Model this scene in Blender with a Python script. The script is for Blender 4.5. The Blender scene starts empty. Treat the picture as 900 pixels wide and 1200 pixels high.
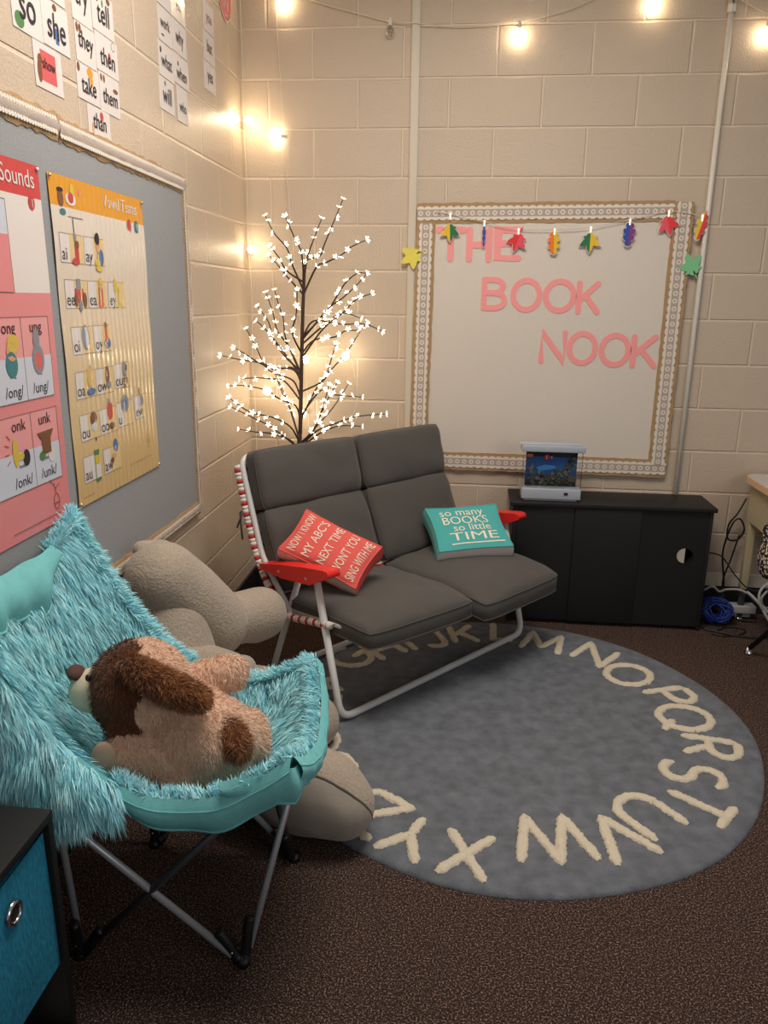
import bpy, bmesh, math, random
import numpy as np
from mathutils import Vector, Matrix, noise as mnoise
random.seed(7)
rng = np.random.default_rng(7)
SC = bpy.context.scene
COL = SC.collection
PI = math.pi

# ------------------------------------------------------------------ helpers
class MB:
    """collects geometry (several material slots) and links it as ONE mesh object"""
    def __init__(s):
        s.v = []; s.f = []; s.m = []; s.sm = []
    def add(s, verts, faces, mi=0, smooth=False):
        b = len(s.v)
        s.v.extend([tuple(map(float, p)) for p in verts])
        for f in faces:
            s.f.append([b+i for i in f]); s.m.append(mi); s.sm.append(smooth)
    def box(s, lo, hi, mi=0, M=None):
        x0,y0,z0 = lo; x1,y1,z1 = hi
        vs = [(x0,y0,z0),(x1,y0,z0),(x1,y1,z0),(x0,y1,z0),(x0,y0,z1),(x1,y0,z1),(x1,y1,z1),(x0,y1,z1)]
        if M: vs = [M(*p) for p in vs]
        s.add(vs, [(0,3,2,1),(4,5,6,7),(0,1,5,4),(1,2,6,5),(2,3,7,6),(3,0,4,7)], mi)
    def rbox(s, lo, hi, r, mi=0, M=None, seg=3):
        """box with rounded edges"""
        bm = bmesh.new(); bmesh.ops.create_cube(bm, size=1)
        for v in bm.verts:
            v.co = Vector([(lo[i]+hi[i])/2 + v.co[i]*(hi[i]-lo[i]) for i in range(3)])
        bmesh.ops.bevel(bm, geom=list(bm.edges), offset=r, segments=seg, affect='EDGES', profile=.5)
        bm.verts.ensure_lookup_table()
        vs = [tuple(v.co) for v in bm.verts]
        if M: vs = [M(*p) for p in vs]
        s.add(vs, [[v.index for v in f.verts] for f in bm.faces], mi, True); bm.free()
    def tube(s, path, r, mi=0, n=10, caps=True, rr=None):
        P = [Vector(p) for p in path]
        P = [p for i,p in enumerate(P) if i == 0 or (p-P[i-1]).length > 1e-6]
        if len(P) < 2: return
        T = []
        for i in range(len(P)):
            t = (P[min(i+1,len(P)-1)]-P[max(i-1,0)])
            T.append(t.normalized() if t.length > 1e-9 else Vector((0,0,1)))
        N = T[0].orthogonal().normalized(); vs = []
        for i,p in enumerate(P):
            N = N - T[i]*N.dot(T[i])
            N = N.normalized() if N.length > 1e-6 else T[i].orthogonal().normalized()
            Bn = T[i].cross(N); ra = rr[i] if rr else r
            for k in range(n):
                a = 2*PI*k/n
                vs.append(p + (N*math.cos(a)+Bn*math.sin(a))*ra)
        fs = []
        for i in range(len(P)-1):
            for k in range(n):
                k2 = (k+1)%n
                fs.append((i*n+k, i*n+k2, (i+1)*n+k2, (i+1)*n+k))
        if caps:
            fs.append(tuple(reversed(range(n)))); fs.append(tuple((len(P)-1)*n+k for k in range(n)))
        s.add(vs, fs, mi, True)
    def lathe(s, prof, c=(0,0,0), mi=0, n=20, M=None):
        vs = []; fs = []
        for r,z in prof:
            for k in range(n):
                a = 2*PI*k/n; p = (c[0]+r*math.cos(a), c[1]+r*math.sin(a), c[2]+z)
                vs.append(M(*p) if M else p)
        for i in range(len(prof)-1):
            for k in range(n):
                k2 = (k+1)%n
                fs.append((i*n+k, i*n+k2, (i+1)*n+k2, (i+1)*n+k))
        s.add(vs, fs, mi, True)
    def ell(s, c, r, mi=0, R=None, nu=20, nv=12):
        vs = []; fs = []
        for j in range(nv+1):
            t = PI*j/nv
            for i in range(nu):
                a = 2*PI*i/nu
                p = Vector((r[0]*math.sin(t)*math.cos(a), r[1]*math.sin(t)*math.sin(a), r[2]*math.cos(t)))
                if R: p = R @ p
                vs.append(p+Vector(c))
        for j in range(nv):
            for i in range(nu):
                i2 = (i+1)%nu
                fs.append((j*nu+i, (j+1)*nu+i, (j+1)*nu+i2, j*nu+i2))
        s.add(vs, fs, mi, True)
    def prism(s, poly, d0, d1, M, mi=0, side=None):
        """polygon in (u,v) extruded from depth d0 to d1; M(u,v,d) -> world"""
        n = len(poly)
        vs = [M(u,v,d0) for u,v in poly] + [M(u,v,d1) for u,v in poly]
        s.add(vs, [tuple(range(n,2*n)), tuple(reversed(range(n)))], mi)
        s.add(vs, [(i,(i+1)%n,n+(i+1)%n,n+i) for i in range(n)], mi if side is None else side)
    def ribbon(s, path, w, d0, d1, M, mi=0, closed=False, capn=6):
        """stroke of width w with round ends, extruded d0..d1"""
        P = [Vector(p) for p in path]; L = []; R_ = []
        n = len(P)
        for i in range(n):
            if closed: t = P[(i+1)%n]-P[(i-1)%n]
            else: t = P[min(i+1,n-1)]-P[max(i-1,0)]
            t.normalize(); nn = Vector((-t.y,t.x)); k = 1.0
            if 0 < i < n-1 or closed:
                t1 = (P[i]-P[i-1]).normalized(); k = min(1.6, 1/max(.5, abs(t1.dot(t))))
            L.append(P[i]+nn*w/2*k); R_.append(P[i]-nn*w/2*k)
        def quad(a,b,c,d): s.prism([a,b,c,d], d0, d1, M, mi)
        m = n if closed else n-1
        for i in range(m):
            j = (i+1)%n; quad(R_[i],R_[j],L[j],L[i])
        if not closed:
            for c,q in ((P[0],P[0]-P[1]),(P[-1],P[-1]-P[-2])):
                a0=math.atan2(q.y,q.x)-PI/2
                s.prism([(c.x+w/2*math.cos(a0+PI*k/8), c.y+w/2*math.sin(a0+PI*k/8)) for k in range(9)], d0, d1, M, mi)
    def grid(s, F, nu, nv, mi=0, smooth=True, flip=False, wu=False):
        vs = [F(i/nu, j/nv) for j in range(nv+1) for i in range(nu+1)]
        fs = []
        for j in range(nv):
            for i in range(nu):
                q = (j*(nu+1)+i, j*(nu+1)+i+1, (j+1)*(nu+1)+i+1, (j+1)*(nu+1)+i)
                fs.append(tuple(reversed(q)) if flip else q)
        s.add(vs, fs, mi, smooth)
    def text(s, txt, size, M, mi=0, align='LEFT', shear=0, sx=1.0, d=0.0, sub=0, bold=0.0):
        vs, fs, wd = text_mesh(txt, shear, bold)
        off = {'LEFT':0,'CENTER':-wd/2,'RIGHT':-wd}[align]
        s.add([M((x+off)*size*sx, y*size, d) for x,y in vs], fs, mi)
        return wd*size*sx
    def build(s, name, mats, parent=None, normals=True):
        me = bpy.data.meshes.new(name)
        me.from_pydata(s.v, [], s.f); me.update()
        if not isinstance(mats, (list,tuple)): mats = [mats]
        for m in mats: me.materials.append(m)
        me.polygons.foreach_set('material_index', s.m)
        me.polygons.foreach_set('use_smooth', s.sm)
        if normals:
            bm = bmesh.new(); bm.from_mesh(me)
            bmesh.ops.recalc_face_normals(bm, faces=bm.faces); bm.to_mesh(me); bm.free()
        me.update()
        o = bpy.data.objects.new(name, me); COL.objects.link(o)
        if parent: put(o, parent)
        return o

def put(o, parent):
    """parent a mesh built in world coordinates without moving it"""
    o.parent = parent
    o.matrix_parent_inverse = Matrix.Translation(parent.location).inverted() if parent.type == 'EMPTY' else Matrix()
def tag(o, label=None, cat=None, group=None, kind=None):
    if label: o['label'] = label
    if cat: o['category'] = cat
    if group: o['group'] = group
    if kind: o['kind'] = kind
    return o
def thing(name, label, cat, loc=(0,0,0), group=None):
    o = bpy.data.objects.new(name, None); COL.objects.link(o)
    o.empty_display_size = .05; o.location = loc
    return tag(o, label, cat, group)

_tc = {}
def text_mesh(txt, shear=0, bold=0.0):
    k = (txt, shear, bold)
    if k not in _tc:
        cu = bpy.data.curves.new('t', 'FONT'); cu.body = txt; cu.size = 1; cu.shear = shear
        cu.resolution_u = 3; cu.offset = bold
        ob = bpy.data.objects.new('t', cu); COL.objects.link(ob)
        dg = bpy.context.evaluated_depsgraph_get(); ev = ob.evaluated_get(dg); me = ev.to_mesh()
        vs = [(v.co.x, v.co.y) for v in me.vertices]; fs = [tuple(p.vertices) for p in me.polygons]
        ev.to_mesh_clear(); bpy.data.objects.remove(ob); bpy.data.curves.remove(cu)
        _tc[k] = (vs, fs, max([x for x,y in vs] or [0]))
    return _tc[k]

def np_mesh(name, V, F, mats, parent=None, tint=None, smooth=True, mi=None):
    """mesh straight from arrays; F: (n,k) with one polygon size k"""
    me = bpy.data.meshes.new(name)
    n, k = F.shape
    me.vertices.add(len(V)); me.vertices.foreach_set('co', V.astype(np.float32).ravel())
    me.loops.add(n*k); me.loops.foreach_set('vertex_index', F.astype(np.int32).ravel())
    me.polygons.add(n)
    me.polygons.foreach_set('loop_start', (np.arange(n)*k).astype(np.int32))
    try: me.polygons.foreach_set('loop_total', np.full(n, k, np.int32))
    except Exception: pass
    for m in (mats if isinstance(mats,(list,tuple)) else [mats]): me.materials.append(m)
    if mi is not None: me.polygons.foreach_set('material_index', mi.astype(np.int32))
    me.polygons.foreach_set('use_smooth', np.full(n, smooth))
    if tint is not None:
        at = me.attributes.new('tint', 'FLOAT', 'POINT'); at.data.foreach_set('value', tint.astype(np.float32))
    me.update(calc_edges=True); me.validate()
    o = bpy.data.objects.new(name, me); COL.objects.link(o)
    if parent: put(o, parent)
    return o

def hash3(P, cell, seed):
    q = np.floor(P/cell).astype(np.int64)
    h = (q[:,0]*73856093) ^ (q[:,1]*19349663) ^ (q[:,2]*83492791) ^ (seed*2654435761)
    h = (h ^ (h >> 13))*1274126177 & 0x7fffffff
    return (h % 100003)/100003.0

def fur(name, V, T, mats, parent, count, length, width, flow=(0,0,-1), lift=.6, comb=.9, jit=.3, clump=.03, cj=.5, mi_tri=None, droop=.5, seg=3, curl=0.0):
    """combed strands on triangles T of V as thin tapering blades in one mesh"""
    A, B, C = V[T[:,0]], V[T[:,1]], V[T[:,2]]
    N = np.cross(B-A, C-A); ar = np.linalg.norm(N, axis=1); N = N/np.maximum(ar,1e-12)[:,None]
    idx = rng.choice(len(T), count, p=ar/ar.sum())
    u = np.sqrt(rng.random(count)); v = rng.random(count)
    P = A[idx]*(1-u)[:,None] + B[idx]*(u*(1-v))[:,None] + C[idx]*(u*v)[:,None]
    n = N[idx]
    fl = flow(P, n) if callable(flow) else np.broadcast_to(np.array(flow, float), P.shape)
    fl = fl - n*np.sum(fl*n, 1)[:,None]
    fl = fl/np.maximum(np.linalg.norm(fl, axis=1), .25)[:,None]
    J = rng.normal(size=P.shape)*jit
    Cc = np.stack([hash3(P, clump, s)-.5 for s in (1,2,3)], 1)*2*cj
    D = n*lift + fl*comb + J + Cc
    D = D/np.linalg.norm(D, axis=1)[:,None]
    dn = np.sum(D*n, 1); D = D + n*np.maximum(0, .12-dn)[:,None]
    Lk = length*(.65+.5*rng.random(count)); Wk = width*(.7+.6*rng.random(count))
    S = np.cross(D, n + rng.normal(size=P.shape)*.4); S = S/np.maximum(np.linalg.norm(S, axis=1), 1e-9)[:,None]
    g = np.array([0,0,-1.0]); verts = []
    for k in range(seg):
        t = k/seg
        c = P + D*(Lk*t)[:,None] + (g*droop + fl*.3)*(Lk*t*t*.6)[:,None]
        w = Wk*(1-.55*t)
        verts += [c - S*w[:,None]/2, c + S*w[:,None]/2]
    tip = P + D*Lk[:,None]*.95 + (g*droop + fl*.3)*(Lk*.6)[:,None]
    verts.append(tip)
    K = 2*seg+1
    Vv = np.stack(verts, 1).reshape(-1,3)
    base = np.arange(count)*K; F = []
    for k in range(seg-1):
        a = 2*k
        F += [np.stack([base+a, base+a+1, base+a+3],1), np.stack([base+a, base+a+3, base+a+2],1)]
    a = 2*(seg-1)
    F.append(np.stack([base+a, base+a+1, base+2*seg],1))
    nb = len(F); F = np.stack(F, 1).reshape(-1,3)
    tint = np.repeat(.5*rng.random(count)+.5*hash3(P, clump*.7, 9), K)
    mi = None
    if mi_tri is not None: mi = np.repeat(mi_tri[idx], nb)
    return np_mesh(name, Vv, F, mats, parent, tint, True, mi)

def tri_arrays(o):
    dg = bpy.context.evaluated_depsgraph_get(); ev = o.evaluated_get(dg); me = ev.to_mesh(); me.calc_loop_triangles()
    V = np.empty(len(me.vertices)*3, np.float32); me.vertices.foreach_get('co', V)
    T = np.empty(len(me.loop_triangles)*3, np.int32); me.loop_triangles.foreach_get('vertices', T)
    mi = np.empty(len(me.loop_triangles), np.int32); me.loop_triangles.foreach_get('material_index', mi)
    ev.to_mesh_clear()
    return V.reshape(-1,3).astype(float), T.reshape(-1,3), mi

def blob(name, shapes, mats, parent, voxel=.012, smooth=8, paint=None, factor=.5):
    """one continuous skin grown over ellipsoids and tapered limbs"""
    mb = MB()
    for sh in shapes:
        if sh[0] == 'e':
            R = None
            if len(sh) > 3: R = frame_from(sh[3])
            mb.ell(sh[1], sh[2], 0, R)
        else:   # limb: list of points with radii
            pts, rad = sh[1], sh[2]
            for i in range(len(pts)-1):
                a, b_ = Vector(pts[i]), Vector(pts[i+1])
                for k in range(9):
                    t = k/8; r = rad[i]*(1-t)+rad[i+1]*t
                    mb.ell(a.lerp(b_,t), (r,r,r), 0, None, 14, 8)
    o = mb.build(name, mats, None)
    m = o.modifiers.new('r','REMESH'); m.mode='VOXEL'; m.voxel_size = voxel
    m = o.modifiers.new('s','SMOOTH'); m.iterations = smooth; m.factor = factor
    V, T, _ = tri_arrays(o)
    bpy.data.objects.remove(o)
    mi = np.zeros(len(T), np.int32)
    if paint is not None:
        mi = paint(V[T].mean(1)).astype(np.int32)
    o = np_mesh(name, V, T, mats, parent, None, True, mi)
    return o
def frame_from(x, up=(0,0,1)):
    x = Vector(x).normalized(); y = Vector(up).cross(x)
    y = y.normalized() if y.length > 1e-4 else Vector((0,1,0)); z = x.cross(y)
    return Matrix((x,y,z)).transposed()
def bez(p0,p1,p2,p3,n=10):
    out = []
    for i in range(n+1):
        t = i/n; out.append(tuple((1-t)**3*a+3*t*(1-t)**2*b+3*t*t*(1-t)*c+t**3*d for a,b,c,d in zip(p0,p1,p2,p3)))
    return out
def crom(pts, n=8, closed=False):
    """smooth curve through points"""
    P = [Vector(p) for p in pts]; out = []; m = len(P)
    for i in range(m if closed else m-1):
        g = (lambda k: P[k % m]) if closed else (lambda k: P[max(0,min(m-1,k))])
        p0,p1,p2,p3 = g(i-1),g(i),g(i+1),g(i+2)
        for k in range(n):
            t = k/n
            out.append(.5*((2*p1)+(p2-p0)*t+(2*p0-5*p1+4*p2-p3)*t*t+(3*p1-p0-3*p2+p3)*t**3))
    if not closed: out.append(P[-1])
    return out
def rounded(pts, r, n=6):
    """polyline with filleted corners"""
    P = [Vector(p) for p in pts]; out = [P[0]]
    for i in range(1, len(P)-1):
        a = (P[i-1]-P[i]); b_ = (P[i+1]-P[i]); d = min(r, a.length*.49, b_.length*.49)
        s, e = P[i]+a.normalized()*d, P[i]+b_.normalized()*d
        for k in range(n+1):
            t = k/n; out.append(s*(1-t)**2 + P[i]*2*t*(1-t) + e*t*t)
    out.append(P[-1]); return out

# ------------------------------------------------------------------ materials
def nt(name):
    m = bpy.data.materials.new(name); m.use_nodes = True
    N = m.node_tree.nodes; L = m.node_tree.links
    return m, N, L, N['Principled BSDF']
def mat(name, col, rough=.6, metal=0, spec=.5, bump=0, scale=200, var=0, vscale=None, coat=0, sheen=0, trans=0, alpha=1, emit=None, es=0, stretch=None, ior=None, detail=3):
    m, N, L, B = nt(name)
    B.inputs['Base Color'].default_value = (*col,1); B.inputs['Roughness'].default_value = rough
    B.inputs['Metallic'].default_value = metal; B.inputs['Specular IOR Level'].default_value = spec
    B.inputs['Coat Weight'].default_value = coat; B.inputs['Sheen Weight'].default_value = sheen
    B.inputs['Transmission Weight'].default_value = trans; B.inputs['Alpha'].default_value = alpha
    if ior: B.inputs['IOR'].default_value = ior
    if emit: B.inputs['Emission Color'].default_value = (*emit,1); B.inputs['Emission Strength'].default_value = es
    if bump or var:
        tc = N.new('ShaderNodeTexCoord'); src = tc.outputs['Object']
        if stretch:
            mp = N.new('ShaderNodeMapping'); mp.inputs['Scale'].default_value = stretch
            L.new(src, mp.inputs['Vector']); src = mp.outputs['Vector']
    if bump:
        no = N.new('ShaderNodeTexNoise'); no.inputs['Scale'].default_value = scale; no.inputs['Detail'].default_value = detail
        L.new(src, no.inputs['Vector'])
        bp = N.new('ShaderNodeBump'); bp.inputs['Strength'].default_value = min(1,bump); bp.inputs['Distance'].default_value = .004
        L.new(no.outputs['Fac'], bp.inputs['Height']); L.new(bp.outputs['Normal'], B.inputs['Normal'])
    if var:
        n2 = N.new('ShaderNodeTexNoise'); n2.inputs['Scale'].default_value = vscale or scale; n2.inputs['Detail'].default_value = 4
        L.new(src, n2.inputs['Vector'])
        cr = N.new('ShaderNodeValToRGB')
        cr.color_ramp.elements[0].position = .3; cr.color_ramp.elements[1].position = .7
        cr.color_ramp.elements[0].color = (*[c*(1-var) for c in col],1); cr.color_ramp.elements[1].color = (*[min(1,c*(1+var)) for c in col],1)
        L.new(n2.outputs['Fac'], cr.inputs['Fac']); L.new(cr.outputs['Color'], B.inputs['Base Color'])
    return m
def srgb(r,g,b):
    f = lambda c: (c/255/12.92) if c/255 <= .04045 else ((c/255+.055)/1.055)**2.4
    return (f(r),f(g),f(b))
def fur_mat(name, c0, c1, rough=.55, trans=.0, sheen=.2):
    m, N, L, B = nt(name)
    at = N.new('ShaderNodeAttribute'); at.attribute_name = 'tint'
    mx = N.new('ShaderNodeMix'); mx.data_type = 'RGBA'
    mx.inputs[6].default_value = (*c0,1); mx.inputs[7].default_value = (*c1,1)
    L.new(at.outputs['Fac'], mx.inputs[0]); L.new(mx.outputs[2], B.inputs['Base Color'])
    B.inputs['Roughness'].default_value = rough; B.inputs['Specular IOR Level'].default_value = .3; B.inputs['Sheen Weight'].default_value = sheen
    return m
def block_mat(name, axis, shift, col):
    m, N, L, B = nt(name)
    tc = N.new('ShaderNodeTexCoord'); sp = N.new('ShaderNodeSeparateXYZ'); cb = N.new('ShaderNodeCombineXYZ')
    L.new(tc.outputs['Object'], sp.inputs[0]); L.new(sp.outputs[axis], cb.inputs[0]); L.new(sp.outputs['Z'], cb.inputs[1])
    mp = N.new('ShaderNodeMapping'); mp.inputs['Location'].default_value = (shift, 0, 0); L.new(cb.outputs[0], mp.inputs['Vector'])
    br = N.new('ShaderNodeTexBrick'); L.new(mp.outputs[0], br.inputs['Vector'])
    br.inputs['Scale'].default_value = 1; br.inputs['Brick Width'].default_value = .4064; br.inputs['Row Height'].default_value = .2032
    br.inputs['Mortar Size'].default_value = .0068; br.inputs['Mortar Smooth'].default_value = .6; br.inputs['Bias'].default_value = 0
    br.offset = .5; br.offset_frequency = 2
    br.inputs['Color1'].default_value = (*col,1); br.inputs['Color2'].default_value = (*[c*.965 for c in col],1)
    br.inputs['Mortar'].default_value = (*[min(1,c*1.22) for c in col],1)  # joints lightened to paint in light caught on their edges
    L.new(br.outputs['Color'], B.inputs['Base Color'])
    n1 = N.new('ShaderNodeTexNoise'); n1.inputs['Scale'].default_value = 110; n1.inputs['Detail'].default_value = 5; n1.inputs['Roughness'].default_value = .6
    L.new(tc.outputs['Object'], n1.inputs['Vector'])
    mu = N.new('ShaderNodeMath'); mu.operation = 'MULTIPLY_ADD'; mu.inputs[1].default_value = -1.3
    L.new(br.outputs['Fac'], mu.inputs[0]); L.new(n1.outputs['Fac'], mu.inputs[2])
    bp = N.new('ShaderNodeBump'); bp.inputs['Strength'].default_value = .75; bp.inputs['Distance'].default_value = .004
    L.new(mu.outputs[0], bp.inputs['Height']); L.new(bp.outputs['Normal'], B.inputs['Normal'])
    B.inputs['Roughness'].default_value = .36; B.inputs['Specular IOR Level'].default_value = .4
    return m
def carpet_mat():
    m, N, L, B = nt('carpet')
    tc = N.new('ShaderNodeTexCoord')
    n1 = N.new('ShaderNodeTexNoise'); n1.inputs['Scale'].default_value = 240; n1.inputs['Detail'].default_value = 4
    n2 = N.new('ShaderNodeTexVoronoi'); n2.inputs['Scale'].default_value = 230
    L.new(tc.outputs['Object'], n1.inputs['Vector']); L.new(tc.outputs['Object'], n2.inputs['Vector'])
    cr = N.new('ShaderNodeValToRGB'); E = cr.color_ramp.elements
    E[0].position = .40; E[0].color = (*srgb(48,36,33),1); E[1].position = .64; E[1].color = (*srgb(150,126,110),1)
    e = E.new(.54); e.color = (*srgb(74,58,53),1)
    L.new(n1.outputs['Fac'], cr.inputs['Fac']); L.new(cr.outputs['Color'], B.inputs['Base Color'])
    bp = N.new('ShaderNodeBump'); bp.inputs['Strength'].default_value = .9; bp.inputs['Distance'].default_value = .005
    L.new(n2.outputs['Distance'], bp.inputs['Height']); L.new(bp.outputs['Normal'], B.inputs['Normal'])
    B.inputs['Roughness'].default_value = .95; B.inputs['Specular IOR Level'].default_value = .1
    return m
def leopard_mat():
    m, N, L, B = nt('speckled_fabric')
    tc = N.new('ShaderNodeTexCoord'); n1 = N.new('ShaderNodeTexVoronoi'); n1.inputs['Scale'].default_value = 85
    n2 = N.new('ShaderNodeTexNoise'); n2.inputs['Scale'].default_value = 60
    L.new(tc.outputs['Object'], n2.inputs['Vector']); L.new(n2.outputs['Color'], n1.inputs['Vector']) if False else L.new(tc.outputs['Object'], n1.inputs['Vector'])
    cr = N.new('ShaderNodeValToRGB'); cr.color_ramp.interpolation = 'CONSTANT'; E = cr.color_ramp.elements
    E[0].position = 0; E[0].color = (*srgb(215,200,180),1); E[1].position = .45; E[1].color = (*srgb(32,27,30),1)
    L.new(n1.outputs['Distance'], cr.inputs['Fac'])
    mx = N.new('ShaderNodeMath'); mx.operation='MULTIPLY'
    L.new(cr.outputs['Color'], B.inputs['Base Color']); B.inputs['Roughness'].default_value = .8
    return m
def stripe_mat(name, c0, c1, scale):
    m, N, L, B = nt(name)
    tc = N.new('ShaderNodeTexCoord'); w = N.new('ShaderNodeTexWave'); w.wave_type='BANDS'; w.bands_direction='Z'
    w.inputs['Scale'].default_value = scale
    L.new(tc.outputs['Object'], w.inputs['Vector'])
    cr = N.new('ShaderNodeValToRGB'); cr.color_ramp.interpolation='CONSTANT'; E = cr.color_ramp.elements
    E[0].position=0; E[0].color=(*c0,1); E[1].position=.62; E[1].color=(*c1,1)
    L.new(w.outputs['Fac'], cr.inputs['Fac']); L.new(cr.outputs['Color'], B.inputs['Base Color']); B.inputs['Roughness'].default_value=.7
    return m

WALLC = srgb(199,181,161)
M = dict(
 wall_b = block_mat('painted_block_back', 'X', -.131, WALLC),
 wall_l = block_mat('painted_block_left', 'Y', 1.175, WALLC),
 carpet = carpet_mat(),
 trimw = mat('painted_trim', srgb(205,195,178), .45),
 base = mat('black_vinyl', srgb(24,23,24), .5),
 pipe = mat('white_pipe', srgb(214,208,198), .4),
 ceil = mat('ceiling_paint', srgb(225,222,215), .8),
 rug = mat('rug_grey', srgb(106,110,117), .98, spec=.1, bump=.8, scale=260, var=.22, vscale=22, sheen=.1),
 tuft = mat('rug_letter_cream', srgb(214,203,182), .95, spec=.1, bump=1, scale=190),
 sofa = mat('charcoal_fabric', srgb(84,80,76), .9, spec=.2, bump=.25, scale=900, var=.05, vscale=700, sheen=.15),
 white_tube = mat('white_tube', srgb(212,212,210), .35, coat=.2),
 red = mat('red_plastic', srgb(226,42,38), .38),
 sling_white = mat('sling_white', srgb(222,212,200), .75), sling_red = mat('sling_red', srgb(186,40,46), .75),
 black_wood = mat('black_laminate', srgb(27,26,27), .55, spec=.35, bump=.12, scale=90, stretch=(1,1,14)),
 black_soft = mat('matt_black', srgb(17,16,17), .7),
 cream_half = mat('lit_wall_tone', srgb(190,180,165), .7),
 burlap = mat('burlap', srgb(182,150,112), .95, spec=.1, bump=.9, scale=420, var=.25, vscale=420),
 lace_grey = mat('lace_net', srgb(182,166,154), .9, bump=.5, scale=600, var=.2, vscale=600),
 lace = mat('lace_white', srgb(226,217,205), .9, bump=.4, scale=500),
 whiteboard = mat('pale_board', srgb(214,204,192), .5, bump=.15, scale=160, var=.02, vscale=120),
 felt = mat('blue_grey_felt', srgb(157,158,160), .95, spec=.1, bump=.6, scale=420, var=.12, vscale=300),
 pink = mat('pink_card', srgb(244,156,154), .6),
 bark = mat('dark_bark', srgb(60,42,32), .8, bump=.5, scale=120),
 bulb = mat('lit_bulb', (1,.85,.6), .3, emit=(1,.80,.52), es=38),
 clear = mat('clear_bulb', (1,1,1), .05, trans=1, ior=1.45),
 socket = mat('white_socket', srgb(220,212,198), .5),
 wire = mat('white_wire', srgb(214,205,188), .5),
 petal = mat('lit_petal', (1,.95,.85), .4, emit=(1,.84,.60), es=5),
 paper = mat('white_card', srgb(216,207,202), .55),
 laminate = mat('laminated_card', srgb(228,220,214), .18, coat=.5),
 ink = mat('black_ink', srgb(44,36,44), .6),
 steel = mat('grey_steel', srgb(182,185,190), .35, metal=.4),
 darksteel = mat('dark_steel', srgb(84,84,88), .4, metal=.4),
 blackp = mat('black_plastic', srgb(20,20,21), .45),
 aqua = mat('aqua_canvas', srgb(122,200,202), .85, bump=.3, scale=500, var=.06, vscale=40),
 fur = fur_mat('turquoise_fur', srgb(124,218,234), srgb(204,247,250)),
 furbase = mat('turquoise_backing', srgb(90,188,204), .9),
 tan = mat('tan_plush', srgb(214,176,150), .95, spec=.1, sheen=.3),
 brown = mat('brown_plush', srgb(92,52,28), .95, spec=.1, sheen=.3),
 cream = mat('cream_plush', srgb(214,200,172), .9, spec=.1, sheen=.3),
 tanfur = fur_mat('tan_fuzz', srgb(214,174,146), srgb(244,212,186)),
 brownfur = fur_mat('brown_fuzz', srgb(78,42,22), srgb(128,78,40)),
 earfur = fur_mat('chestnut_fuzz', srgb(104,60,28), srgb(164,104,54)),
 nose = mat('dark_brown_velour', srgb(84,56,48), .8),
 pad = mat('taupe_velour', srgb(176,150,128), .9),
 sherpa = mat('grey_sherpa', srgb(168,154,138), .97, spec=.08, bump=1, scale=130, var=.12, vscale=130, sheen=.3),
 sole = mat('grey_velour', srgb(160,150,138), .92, spec=.1, bump=.2, scale=300, sheen=.25),
 seam = mat('dark_seam', srgb(96,86,76), .95),
 coral = mat('coral_fabric', srgb(224,92,84), .85, bump=.25, scale=700),
 pwhite = mat('off_white_fabric', srgb(232,226,220), .85, bump=.25, scale=700),
 teal = mat('teal_fabric', srgb(74,170,168), .85, bump=.25, scale=700),
 tealside = mat('pale_teal_fabric', srgb(120,190,184), .85, bump=.3, scale=300),
 print_ = mat('pale_print', srgb(238,226,206), .8),
 silver = mat('silver_plastic', srgb(168,176,186), .4),
 acrylic = mat('clear_acrylic', (1,1,1), .03, trans=1, ior=1.1),
 beige = mat('beige_metal', srgb(186,172,140), .5),
 desktop = mat('grey_laminate', srgb(196,192,186), .5),
 deskedge = mat('maple_edge', srgb(218,178,142), .5),
 leopard = leopard_mat(),
 bluecable = mat('blue_cable', srgb(22,48,128), .45),
 greycable = mat('grey_cable', srgb(176,174,172), .5),
 chrome = mat('chrome', srgb(220,220,222), .15, metal=1),
 binblue = mat('teal_blue_bin', srgb(20,116,146), .8, bump=.5, scale=160, var=.3, vscale=160, stretch=(1,1,.35)),
)
def flat(name, r,g,b, rough=.55, **k): return mat(name, srgb(r,g,b), rough, **k)

# ------------------------------------------------------------------ room
def struct(name, mb, mats):
    return tag(mb.build(name, mats), kind='structure')
b = MB(); b.box((-.12,-4.6,-.06),(4.2,.12,0)); struct('floor', b, M['carpet'])
b = MB(); b.box((-.12,-4.6,0),(0,.12,3.0)); struct('wall_left', b, M['wall_l'])
b = MB(); b.box((0,0,0),(4.2,.12,3.0)); struct('wall_back', b, M['wall_b'])
b = MB(); b.box((-.12,-4.6,3.0),(4.2,.12,3.06)); struct('ceiling', b, M['ceil'])
b = MB(); b.box((0.0,-.012,0),(4.2,0,.135)); b.box((0,-.02,0),(4.2,-.012,.012)); struct('baseboard_back', b, M['base'])
b = MB(); b.box((0,-4.6,0),(.012,-.0125,.135)); struct('baseboard_left', b, M['base'])
b = MB(); b.box((0.0,-.006,.136),(4.2,0,.2)); struct('trim_1', b, M['trimw'])          # painted strip above the cove base
b = MB()                                                                             # cable channel running down the wall
b.box((.775,-.016,.2),(.81,-.0005,3.0)); b.box((.783,-.019,.2),(.802,-.016,3.0)); struct('trim_2', b, M['trimw'])
b = MB()                                                                             # conduit
b.tube([(2.1,-.016,.14),(2.1,-.016,3.0)], .0115, 0, 14)
b.lathe([(.0165,-.03),(.0165,.03),(.012,.034)], (2.1,-.016,2.72), 0, 14); b.lathe([(.0165,-.03),(.0165,.03)], (2.1,-.016,2.69), 0, 14)
struct('trim_3', b, M['pipe'])

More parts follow.
